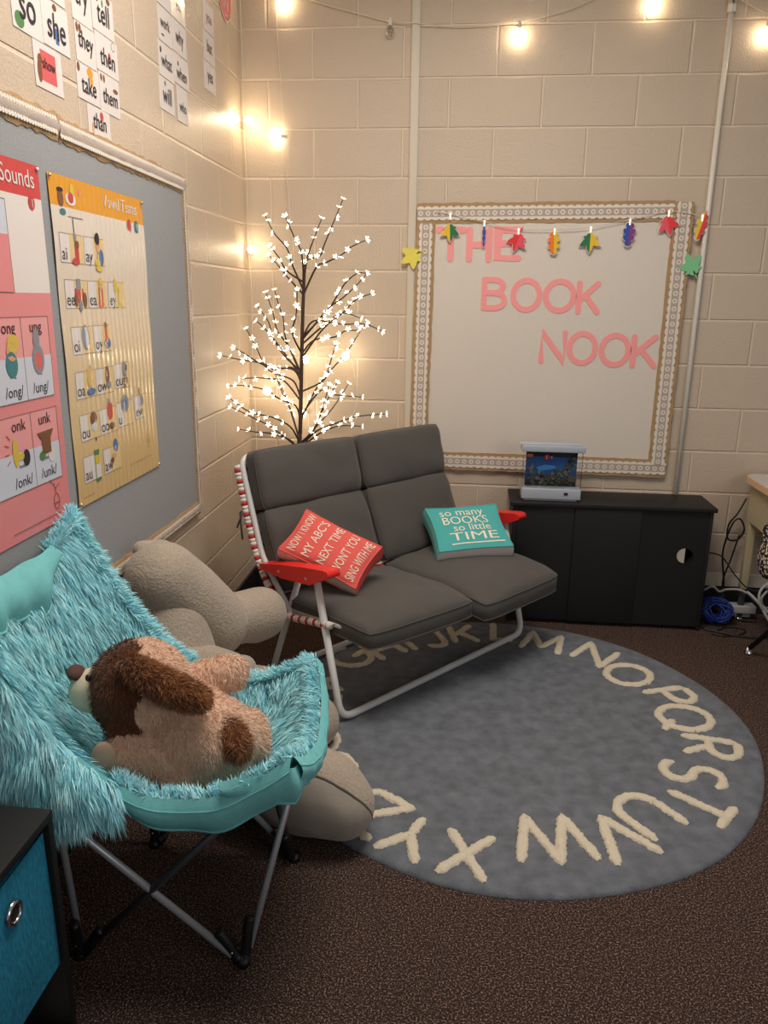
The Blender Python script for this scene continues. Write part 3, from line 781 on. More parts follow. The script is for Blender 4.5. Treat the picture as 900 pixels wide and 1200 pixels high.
sp = thing('wall_poster', 'pink and red Sounds poster cut off by the left edge of the picture', 'poster', (.018,-2.15,.93))
QY0,QY1,QZ0,QZ1=-2.44,-1.872,.93,1.79
SM=lambda y,z,d:(.0215+.0016*math.sin(z*5)+d*1.5,y,z)
b=MB(); b.grid(lambda u,v:SM(QY0+(QY1-QY0)*u,QZ0+(QZ1-QZ0)*v,0),40,80,0); fi=0
for j in range(80):
    for i in range(40):
        z=QZ0+(QZ1-QZ0)*(j+.5)/80; b.m[fi]=PI_['hdr'] if z>1.713 else (0 if z>1.5 else PI_['pinkp']); fi+=1
b.text('Sounds',.056,lambda u,v,d:SM(-1.898+u,1.737+v,.0008),PI_['white'],'RIGHT',sx=.9,bold=.004)
disc(b,SM,(-1.918,1.704),.014,.017,'red',.0008); b.text('1',.026,lambda u,v,d:SM(-1.918+u,1.694+v,.0012),PI_['white'],'CENTER')
rect(b,SM,-2.3,1.55,-2.03,1.70,'paleblue',.0006); rect(b,SM,-2.3,1.50,-2.03,1.625,'pinkp',.0008); frame(b,SM,-2.3,1.5,-2.03,1.70,'line',.001)
for k,(z0,z1,tt) in enumerate(((1.253,1.446,('ong','ung')),(1.043,1.225,('onk','unk')))):
    b.grid(lambda u,v:SM(-2.33+.43*u,z0+(z1-z0)*v,.0006),2,16,PI_['pinkl']); b.grid(lambda u,v:SM(-2.33+.43*u,z0+(z1-z0)*.52*v,.0009),2,10,PI_['paleblue']); frame(b,SM,-2.33,z0,-1.9,z1,'line',.0012); rect(b,SM,-2.022,z0,-2.0208,z1,'line',.0012)
    for yc,t in ((-2.075,tt[0]),(-1.961,tt[1])):
        b.text(t,.038,lambda u,v,d:SM(yc+u,z1-.036+v,.0014),1,'CENTER'); b.text('/'+t+'/',.036,lambda u,v,d:SM(yc+u,z0+.014+v,.0014),1,'CENTER')
        b.text({'ong':'song','ung':'lung','onk':'honk','unk':'junk'}[t],.014,lambda u,v,d:SM(yc+u,z0+.058+v,.0014),1,'CENTER')
for a in ((-1.961,1.345,.026,.036,'grey'),(-1.963,1.392,.014,.024,'grey'),(-1.961,1.342,.017,.022,'pinkd'),(-2.075,1.34,.024,.03,'teal'),(-2.07,1.37,.022,.022,'skin'),(-2.062,1.388,.024,.02,'yellow'),
          (-2.098,1.14,.012,.034,'yellow'),(-2.08,1.128,.02,.008,'yellow'),(-2.055,1.122,.015,.02,1),(-1.985,1.112,.014,.012,'green'),(-1.942,1.108,.016,.018,'white')):
    disc(b,SM,a[:2],a[2],a[3],a[4],.0016+.0001*(a[0]%.01))
rect(b,SM,-1.982,1.115,-1.942,1.155,'brown',.0017); b.prism([(-2.0,1.17),(-1.985,1.153),(-1.94,1.153),(-1.925,1.172)],.0015,.0018,SM,PI_['brown'])
for k in range(4):
    a=math.radians(140+k*22); b.ribbon([(-2.085+.04*math.cos(a),1.145+.045*math.sin(a)),(-2.085+.055*math.cos(a),1.145+.062*math.sin(a))],.002,.0012,.0015,SM,PI_['red'])
b.ribbon(arc(-1.939,.985,.013,.02,0,360,16)[:-1],.0016,.001,.0013,SM,PI_['brown'],closed=True); b.ribbon([(-1.939,1.005),(-1.945,1.03),(-1.962,1.042)],.0016,.001,.0013,SM,PI_['brown']); b.ribbon([(-1.942,1.018),(-1.92,1.028)],.0016,.001,.0013,SM,PI_['brown']); b.ribbon([(-1.951,.98),(-1.927,.982)],.002,.001,.0013,SM,PI_['brown'])
b.ribbon([(-2.14,.953),(-1.92,.953)],.0014,.001,.0013,SM,PI_['line'])
b.build('poster_sheet',PMATS,sp,normals=False); pins(sp,[(-1.88,1.782),(-1.882,.938)])

# word cards -------------------------------------------------------------
G2='sight word cards on the left wall'
def card(y0,z0,y1,z1,txt,label,size=.07,draw=(),tilt=0,tz=.3,col=1,m0='paper',d0=.0002,sx=.8,txty=None,depth=0):
    t=math.tan(tilt); ym=(y0+y1)/2
    CM=lambda y,z,d:(d0+depth+d,y,z+(y-ym)*t)
    b=MB(); b.prism([(y0,z0),(y1,z0),(y1,z1),(y0,z1)],0,.0015,CM,0)
    for k,(s,cy,cz,rx,rz,c) in enumerate(draw):
        y,z=y0+(y1-y0)*cy,z0+(z1-z0)*cz
        if s=='o': disc(b,CM,(y,z),rx,rz,c,.0019+.0002*k)
        else: rect(b,CM,y-rx,z-rz,y+rx,z+rz,c,.0019+.0002*k)
    if txt: b.text(txt,size,lambda u,v,d:CM(ym+u if txty is None else y0+(y1-y0)*txty+u,z0+(z1-z0)*tz+v,.0032),col if isinstance(col,int) else PI_[col],'CENTER',sx=sx,bold=.004,shear=.05)
    frame(b,CM,y0,z0,y1,z1,'white',.0018,.0008)
    mats=list(PMATS); mats[0]=M[m0]
    tag(b.build('word_card',mats),label,'card',G2)
card(-1.878,2.085,-1.746,2.19,'so','white word card reading so above the felt board',.10,[('o',.22,.2,.02,.018,'green')],tz=.26)
card(-1.745,2.088,-1.613,2.194,'she','white word card reading she, right of the so card',.085,[('r',.52,.3,.008,.018,'blue'),('o',.5,.9,.01,.008,'brown')],tz=.22)
card(-1.735,2.199,-1.62,2.30,'','sliver of a blank white card above the she card',.05)
card(-1.801,1.982,-1.667,2.0835,'show','white word card reading show on a pink square with a hand',.036,[('r',.5,.52,.036,.034,'pinkd'),('o',.17,.36,.010,.026,'brown'),('o',.2,.62,.010,.012,'brown')],tz=.46,txty=.5)
card(-1.583,2.194,-1.47,2.30,'try','white word card reading try above the they card',.075,tz=.4)
card(-1.466,2.206,-1.33,2.31,'tell','white word card reading tell above the then card',.078,[('o',.5,.75,.005,.01,'green'),('o',.27,.85,.007,.014,'brown'),('o',.78,.9,.012,.008,'brown')],tz=.25)
card(-1.578,2.097,-1.462,2.192,'they','white word card reading they, left of the then card',.06,[('o',.12,.85,.007,.012,'brown'),('o',.25,.85,.007,.012,'brown')],tz=.4)
card(-1.461,2.107,-1.318,2.204,'then','white word card reading then with a small clock',.066,[('o',.8,.85,.012,.012,'line'),('o',.8,.85,.010,.010,'white'),('o',.6,.5,.008,.012,'red')],tz=.2)
card(-1.588,2.006,-1.456,2.095,'take','white word card reading take with an orange hand',.062,[('o',.6,.85,.018,.012,'orange'),('o',.65,.65,.008,.016,'orange'),('o',.1,.85,.008,.011,'brown')],tz=.22)
card(-1.455,2.003,-1.325,2.105,'them','white word card reading them, right of the take card',.058,[('o',.12,.85,.006,.01,'brown'),('o',.25,.85,.006,.01,'brown'),('o',.8,.68,.016,.006,'brown')],tz=.25)
card(-1.542,1.93,-1.403,2.0025,'than','white word card reading than with a red apple',.058,[('o',.62,.75,.011,.012,'red'),('o',.2,.2,.006,.016,'skin')],tz=.24)
card(-.968,2.433,-.853,2.535,'all','white word card above the work card, cut off by the top of the picture',.08,tz=.3)
card(-.846,2.433,-.70,2.535,'you','glossy word card with glare above the why card',.04,tz=.35,m0='laminate')
card(-.972,2.323,-.852,2.43,'work','white word card reading work above the what card',.048,[('o',.3,.2,.014,.003,1)],tz=.42)
card(-.848,2.327,-.703,2.43,'why','white word card reading why above the when card',.065,tz=.32,sx=.7)
card(-.985,2.215,-.848,2.320,'what','white word card reading what, left of the when card',.06,[('o',.15,.75,.007,.010,1)],tz=.3)
card(-.846,2.226,-.697,2.324,'when','white word card reading when, right of the what card',.058,[('o',.3,.7,.008,.008,'brown')],tz=.2)
card(-.997,2.11,-.86,2.212,'will','white word card reading will below the what card',.075,[('o',.42,.85,.007,.008,'brown')],tz=.25)
card(-.835,2.105,-.724,2.222,'who','white word card reading who below the when card',.05,tz=.3,depth=.001)
card(-.49,2.50,-.362,2.602,'you','white word card with red letters above the but card',.055,tz=.35,col='brown')
card(-.50,2.392,-.365,2.497,'but','white word card reading but above the yes card',.06,tz=.35)
card(-.507,2.288,-.37,2.389,'yes','white word card reading yes, lowest of the column nearest the corner',.065,tz=.35)
b=MB(); disc(b,LW,(-.19,2.70),.088,.088,0,.0036,28); disc(b,LW,(-.19,2.70),.08,.08,'pinkd',.0040,28)
for s_ in ([(-.23,2.70),(-.21,2.66),(-.185,2.70),(-.165,2.66),(-.15,2.70)],[(-.22,2.72),(-.2,2.74),(-.17,2.72)],[(-.2,2.645),(-.18,2.635),(-.165,2.645)]): b.ribbon(s_,.006,.004,.0046,LW,0)
tag(b.build('round_sign',PMATS),'round coral red sign with white rim near the corner of the left wall','sign')

# ------------------------------------------------------------------ loveseat
SO=Vector((.659,-1.304,0)); SA=Vector((.64,.769,0)); SB=Vector((-.769,.64,0))
def S(w,s,z): return SO+SA*w+SB*s+Vector((0,0,z))
SL=1.105
ls=thing('loveseat','white tube framed folding loveseat with charcoal cushions and red armrests','loveseat',tuple(S(SL/2,.2,0)))
F0=.0275
def tube_part(name,path,r,mt='white_tube',n=14):
    b=MB(); b.tube(path,r,0,n); return b.build(name,M[mt],ls)
tube_part('front_leg_frame',rounded([S(0,.128,.52),S(0,.0,F0),S(SL,.0,F0),S(SL,.128,.52)],.06,8),.0135)
tube_part('rear_leg_frame',rounded([S(.035,.27,.50),S(.035,.465,F0),S(SL-.035,.465,F0),S(SL-.035,.27,.50)],.06,8),.0125)
tube_part('back_frame',rounded([S(.012,.30,.345),S(.012,.475,.53),S(.012,.60,.90),S(SL-.012,.60,.90),S(SL-.012,.475,.53),S(SL-.012,.30,.345)],.05,6),.0115)
tube_part('seat_frame',rounded([S(.03,.33,.345),S(.03,-.0,.375),S(SL-.03,-.0,.375),S(SL-.03,.33,.345)],.05,6),.0115)
prof=crom([(.605,.87),(.552,.69),(.49,.53),(.41,.41),(.31,.335),(.1,.325),(-.085,.315)],6) if False else [tuple(p)[:2] for p in crom([(.605,.87,0),(.552,.69,0),(.49,.53,0),(.41,.41,0),(.31,.340,0),(.15,.360,0),(.045,.378,0)],6)]
def resample(P,st):
    out=[P[0]]; acc=0
    for a,c in zip(P,P[1:]):
        a=Vector(a); c=Vector(c); L_=(c-a).length; pos=st-acc
        while pos<=L_: out.append(tuple(a.lerp(c,pos/L_))); pos+=st
        acc=L_-(pos-st)
    return out
prof=resample(prof,.0145)
b=MB()
for k in range(len(prof)-1):
    (s0,z0),(s1,z1)=prof[k],prof[k+1]; mi=1 if k%3==1 else 0
    for o in (.004,-.004):
        b.add([S(.0,s0+o,z0-o),S(SL,s0+o,z0-o),S(SL,s1+o,z1-o),S(0,s1+o,z1-o)],[(0,1,2,3)],mi,True)
    for w in (0.0,SL):      # stitched hem rolls at both sides of the sling
        b.tube([S(w,s0,z0),S(w,s1,z1)],.0145,mi,10)
b.build('sling_fabric',[M['sling_white'],M['sling_red']],ls)
def armrest(w0):
    poly=[(.447,.515),(.30,.548),(.16,.573),(.06,.588),(.04,.585),(.034,.566),(.071,.547),(.137,.513),(.298,.494),(.421,.497)]
    bm=bmesh.new(); vs=[]
    m=MB(); m.prism(poly,-.028,.028,lambda u,v,d:S(w0+d,u,v),0); o=m.build('armrest',M['red'],ls)
    md=o.modifiers.new('b','BEVEL'); md.width=.009; md.segments=3; md.limit_method='ANGLE'
    for s_,z_ in ((.16,.53),(.32,.515)):
        c=MB(); Mx=lambda x,y,z:S(w0-.0275-z,s_+x,z_+y); c.lathe([(0,.002),(.006,.0015),(.007,0)],(0,0,0),0,12,Mx); c.build('rivet',M['chrome'],o)
    return o
armrest(.0); armrest(SL)
def puff(w0,w1,p0,p1,thick,edge,bulge_front=.5,N=24,wr=.004,seed=0,name='cushion',ex=.45,droop=None,skew=0):
    """box cushion between w0..w1, centre line from p0 to p1 in (s,z); soft rounded faces and a narrow side band"""
    d=Vector((p1[0]-p0[0],p1[1]-p0[1])); L_=d.length; d.normalize(); nn=Vector((-d.y,d.x))
    if nn.y<0 or (abs(d.y)>abs(d.x) and nn.x>0): nn=-nn
    if abs(d.y)>abs(d.x) and nn.x>0: nn=-nn
    def pt(u,v,side):
        # u,v in -1..1
        f=((1-abs(u)**2.5)*(1-abs(v)**2.5)); t=edge+(thick-edge)*max(0,f)**ex
        cu=u*(1-.02*(1-f)); cv=v
        # rounded plan corners
        k=1-.05*(abs(u)**6)*(abs(v)**6)
        wpos=(w0+w1)/2+(w1-w0)/2*cu*k; l=(cv*k+1)/2*L_
        q=Vector(p0)+d*(l-skew*(1-u)/2*max(0,(v+1)/2))
        w_=wr*(mnoise.noise(Vector((wpos*7+seed,l*9,side*3)))+.5*mnoise.noise(Vector((wpos*16,l*14+seed,side*3))))
        off=(t*(bulge_front if side>0 else 1-bulge_front)+ (w_ if f>.02 else 0))*side
        if droop: off+=droop(v)
        q=q+nn*off
        return S(wpos,q.x,q.y)
    b=MB(); V_=[]; 
    g=lambda t: math.sin(t*PI/2)*.6+t*.4
    us=[g(-1+2*i/N) for i in range(N+1)]
    top=[pt(u,v,1) for v in us for u in us]; bot=[pt(u,v,-1) for v in us for u in us]
    n1=N+1; fs=[]
    for j in range(N):
        for i in range(N):
            fs.append((j*n1+i,j*n1+i+1,(j+1)*n1+i+1,(j+1)*n1+i)); o=n1*n1
            fs.append((o+j*n1+i,o+(j+1)*n1+i,o+(j+1)*n1+i+1,o+j*n1+i+1))
    o=n1*n1; ring=[i for i in range(N)]+[N+j*n1 for j in range(N)]+[N*n1+N-i for i in range(N)]+[(N-j)*n1 for j in range(N)]
    for k in range(len(ring)):
        a,c=ring[k],ring[(k+1)%len(ring)]; fs.append((a,o+a,o+c,c))
    b.add(top+bot,fs,0,True)
    # piping along the two seams
    for side in (0,1):
        pts=[(top if side==0 else bot)[i] for i in ring]; pts.append(pts[0]); b.tube(pts,.0022,0,6,False)
    return b.build(name,M['sofa'],ls)
for w0,w1,sd in ((.018,.547,1),(.556,1.088,5)):
    puff(w0,w1,(.375,.354),(-.20,.352) if sd>1 else (-.172,.366),.155,.066 if sd>1 else .058,.60,26,.009,sd,'seat_cushion',.5, lambda v:-(.024 if sd>1 else .014)*max(0,v)**2.5, .05 if sd==1 else 0)
    puff(w0,w1,(.372,.40),(.504,.704),.122,.05,.55,22,.008,sd+2,'back_cushion',.4)
    puff(w0,w1,(.500,.700),(.560,.928),.132,.05,.5,20,.008,sd+3,'headrest_cushion',.38)
b=MB(); b.tube([S(.0,.56,.70),S(-.015,.575,.69),S(-.02,.565,.64),S(-.012,.57,.58)],.004,0,6); b.tube([S(.0,.56,.70),S(-.02,.56,.68),S(-.028,.58,.63)],.004,0,6); b.build('cushion_tie',M['sofa'],ls)

# ------------------------------------------------------------------ printed book pillows
def pillow(name,label,cw,ex,ey,W,H,T,mats,lines,side_mi,grp,edge=.55,und=None):
    """lines: (text,size,x0,y,width) in the local frame; ex,ey in sofa axes (w,s,z)"""
    E1=Vector(ex).normalized(); E2=(Vector(ey)-E1*Vector(ey).dot(E1)).normalized(); E3=E1.cross(E2)
    def surf(u,v,sd,lift=0):
        uu,vv=2*u/W,2*v/H; f=max(0,(1-abs(uu)**2.6)*(1-abs(vv)**2.6)); t=T*edge/2+T*(1-edge)/2*f**.5
        pinch=1+.04*(abs(uu)*abs(vv))**2-.03*(1-abs(vv)**2)*abs(uu)**4-.03*(1-abs(uu)**2)*abs(vv)**4
        p=E1*u*pinch+E2*v*pinch+E3*(t*sd+lift+.003*mnoise.noise(Vector((u*14,v*14,sd+len(label)))))
        q=Vector(cw)+p; return S(q.x,q.y,q.z)
    N=22; b=MB(); us=[-1+2*i/N for i in range(N+1)]; n1=N+1
    for sd in (1,-1):
        vs=[surf(u*W/2,v*H/2,sd) for v in us for u in us]
        b.add(vs,[(j*n1+i,j*n1+i+1,(j+1)*n1+i+1,(j+1)*n1+i) for j in range(N) for i in range(N)],0,True)
    ring=[(u,-1) for u in us[:-1]]+[(1,v) for v in us[:-1]]+[(-u,1) for u in us[:-1]]+[(-1,-v) for v in us[:-1]]
    K=4; vs=[]
    for k in range(K+1):
        c=1-2*k/K
        for u,v in ring:
            P1=Vector(surf(u*W/2,v*H/2,1)); P2=Vector(surf(u*W/2,v*H/2,-1)); p=P1.lerp(P2,k/K); ce=S(*cw)
            p=p+(p-ce)*.045*(1-c*c); vs.append(p)
    R=len(ring)
    for k in range(K):
        for i in range(R):
            i2=(i+1)%R; b.add([vs[k*R+i],vs[k*R+i2],vs[(k+1)*R+i2],vs[(k+1)*R+i]],[(0,1,2,3)],side_mi[int(i/N)],True)
    for sd in (1,-1):
        b.tube([surf(u*W/2,v*H/2,sd,0) for u,v in ring+ring[:1]],.0035,0,6,False)
    for tx,size,x,y,wd in lines:
        vs,fs,w=text_mesh(tx,0,0)
        k=wd/w
        # subdivide long faces by mapping each glyph vertex on the curved face
        b.add([surf(x+px*k,y+py*size,1,.0022) for px,py in vs],fs,3)
    if und:
        x0,x1,y=und; b.grid(lambda u,v:surf(x0+(x1-x0)*u,y+.006*v,1,.0022),16,1,3)
    o=b.build(name,mats); return tag(o,label,'pillow',grp)
cx_=(.160,.240,.566)
pillow('throw_pillow','coral red printed pillow leaning beside the left red armrest',cx_,(.79,.12,.6),(-.30,.866,.40),.19,.32,.135,[M['coral'],M['pwhite'],M['pwhite'],M['print_']],
  [('NOW I KNOW',.05,-.085,.105,.17),("MY ABC'S",.05,-.085,.045,.165),('NEXT TIME',.05,-.085,-.02,.17),("WON'T YOU",.05,-.085,-.085,.17),('SING WITH ME',.05,-.085,-.145,.17)],[0,0,1,1] if False else [0,0,0,1],'printed pillows on the loveseat',.6)
pillow('throw_pillow','teal printed pillow lying on the right seat of the loveseat',(.868,.155,.520),(.85,-.52,.02),(.40,.76,.50),.315,.245,.095,[M['teal'],M['pwhite'],M['tealside'],M['print_']],
  [('so many',.062,-.115,.062,.2),('BOOKS',.062,-.115,.012,.21),('so little',.055,-.075,-.028,.17),('TIME',.062,-.10,-.08,.215)],[1,0,0,2],'printed pillows on the loveseat',.75,(-.10,.135,-.1))

# ------------------------------------------------------------------ black cabinet and aquarium lamp
cb=thing('cabinet','long low black cabinet standing against the back wall','cabinet',(1.76,-.15,0))
def part(name,fn,mt,parent):
    b=MB(); fn(b); return b.build(name,M[mt] if isinstance(mt,str) else mt,parent)
part('top_panel',lambda b:b.rbox((1.295,-.285,.583),(2.222,-.022,.603),.003),'black_wood',cb)
part('side_panel',lambda b:b.rbox((1.308,-.268,.0),(1.326,-.024,.583),.002),'black_wood',cb)
part('side_panel',lambda b:b.rbox((2.194,-.268,.0),(2.212,-.024,.583),.002),'black_wood',cb)
part('bottom_panel',lambda b:b.rbox((1.326,-.262,.02),(2.194,-.024,.038),.002),'black_wood',cb)
for x in (1.597,1.885): part('divider',lambda b:b.box((x,-.262,.038),(x+.016,-.026,.583)),'black_wood',cb)
part('back_panel',lambda b:b.box((1.326,-.030,.038),(2.194,-.024,.583)),'black_soft',cb)
for x0,x1,y in ((1.327,1.6,-.267),(1.592,1.895,-.2745),(1.886,2.193,-.267)):
    def pan(b):
        if x1<2.1: b.rbox((x0,y,.02),(x1,y+.007,.580),.0015); return
        # panel with a round cut-out
        c=(2.105,.37); r=.036; n=24
        ring=[(c[0]+r*math.cos(2*PI*k/n),c[1]+r*math.sin(2*PI*k/n)) for k in range(n)]
        out=[]
        for k in range(n):
            a=2*PI*k/n; dx,dz=math.cos(a),math.sin(a); tt=min((((x1-c[0]) if dx>0 else (x0-c[0]))/dx if abs(dx)>1e-9 else 1e9),(((.58-c[1]) if dz>0 else (.02-c[1]))/dz if abs(dz)>1e-9 else 1e9)); out.append((c[0]+dx*tt,c[1]+dz*tt))
        cs=[(x1,.58),(x0,.58),(x0,.02),(x1,.02)]
        for k in range(n):
            k2=(k+1)%n; q=[ring[k],ring[k2],out[k2],out[k]]
            a0,a1=math.atan2(out[k][1]-c[1],out[k][0]-c[0])%(2*PI),math.atan2(out[k2][1]-c[1],out[k2][0]-c[0])%(2*PI)
            if a1<a0: a1+=2*PI
            for cc in cs:
                ac=math.atan2(cc[1]-c[1],cc[0]-c[0])%(2*PI)
                if a0<ac<a1: q=[ring[k],ring[k2],out[k2],cc,out[k]]
            b.prism(q,-y-.007,-y,BW,0)
        b.lathe([(r,0),(r+.004,.0015),(r+.004,.0)],(0,0,0),0,n,lambda X,Y,Z:(c[0]+X,y-Z,c[1]+Y))
        b.lathe([(r,0),(r,-.03)],(0,0,0),0,n,lambda X,Y,Z:(c[0]+X,y-Z,c[1]+Y))
    part('front_panel',pan,'black_wood',cb)
def half(b):
    b.prism([(2.105+.036*math.cos(math.radians(90+180*k/14)),.37+.036*math.sin(math.radians(90+180*k/14))) for k in range(15)],.2650,.2665,BW,0)
o=part('lit_wall_insert',half,'cream_half',cb); o['label']='pale half disc standing in for the lit wall beyond the round cut-out'  # added half disc, stands in for the lit wall behind the hole

aq=thing('aquarium_lamp','small silver aquarium lamp with a fish scene on the black cabinet','lamp',(1.475,-.2,.603))
AX0,AX1,AY0,AY1=1.347,1.610,-.245,-.165
part('base',lambda b:(b.rbox((AX0-.004,AY0-.006,.611),(AX1+.004,AY1+.004,.662),.004),b.rbox((AX0+.006,AY0,.6035),(AX1-.012,AY1,.6115),.002)),'silver',aq)
part('top_cap',lambda b:(b.rbox((AX0-.012,AY0-.004,.832),(AX1+.012,AY1+.002,.862),.004),b.rbox((AX0-.018,AY0+.01,.8622),(AX1-.0,AY1-.002,.867),.002)),'silver',aq)
part('switch',lambda b:b.rbox((1.537,AY0-.0095,.634),(1.555,AY0-.0055,.646),.001),'blackp',aq)
SCN=[flat('sea_blue',22,70,128,emit=srgb(22,70,128),es=.06),flat('sea_dark',16,26,44),flat('coral_tan',120,112,84),flat('coral_olive',74,80,60),flat('coral_brown',92,70,46),flat('sea_light',50,120,180,emit=srgb(50,120,180),es=.06),flat('coral_teal',60,96,100)]
def scene_(b):
    yb=.20
    b.prism([(AX0+.012,.664),(AX1-.016,.664),(AX1-.016,.830),(AX0+.012,.830)],yb-.003,yb,BW,0)
    b.prism([(AX0+.012,.664),(AX1-.016,.664),(AX1-.016,.695),(AX0+.012,.70)],yb,yb+.001,BW,1); b.prism([(AX0+.012,.806),(AX1-.016,.80),(AX1-.016,.830),(AX0+.012,.830)],yb,yb+.001,BW,1)
    b.prism([(1.42,.735),(1.46,.742),(1.50,.75),(1.49,.762),(1.45,.765),(1.41,.752)],yb,yb+.0008,BW,5)
    r_=random.Random(3)
    for k in range(150):
        x=r_.uniform(AX0+.02,AX1-.026); e=abs(x-1.46)/.12; zmax=.715+.085*e**1.2+r_.uniform(-.01,.02); z=r_.uniform(.67,max(.672,zmax)); rr=r_.uniform(.003,.009)
        n=9; b.prism([(x+rr*r_.uniform(.7,1.2)*math.cos(2*PI*i/n),z+rr*r_.uniform(.6,1.1)*math.sin(2*PI*i/n)) for i in range(n)],yb+.001,yb+.0016+.0001*k,BW,r_.choice([1,2,2,3,3,4,6,1]))
    n=16; b.prism([(1.577+.019*math.cos(2*PI*i/n),.70+.014*math.sin(2*PI*i/n)) for i in range(n)],yb+.001,yb+.009,BW,4)
part('sea_backdrop',scene_,SCN,aq)
def fish(b,x,z,l,h,mi=0):
    n=16; b.prism([(x+l*math.cos(2*PI*i/n),z+h*math.sin(2*PI*i/n)) for i in range(n)],.2125,.2155,BW,0); b.prism([(x+l*.8,z),(x+l*1.5,z+h*.8),(x+l*1.35,z),(x+l*1.5,z-h*.8)],.2125,.215,BW,1); b.prism([(x-l*.2,z+h*.8),(x+l*.3,z+h*1.5),(x+l*.5,z+h*.5)],.2125,.215,BW,0)
    b.prism([(x-l*.3,z-h),(x-l*.1,z-h),(x-l*.1,z+h),(x-l*.3,z+h)],.2154,.2160,BW,1)
part('fish',lambda b:fish(b,1.455,.803,.016,.010),[flat('fish_red',200,40,36),M['paper']],aq); part('fish',lambda b:(b.rbox((1.361,-.2145,.803),(1.389,-.2115,.816),.001),),[flat('fish_orange',224,120,40)],aq)
for (x0,x1) in ((AX0-.002,AX0),(AX1,AX1+.002)): part('clear_side_panel',lambda b:b.box((x0,AY0+.002,.662),(x1,AY1-.002,.832)),'acrylic',aq)
part('clear_front_panel',lambda b:b.box((AX0,AY0+.002,.662),(AX1,AY0+.004,.832)),'acrylic',aq)

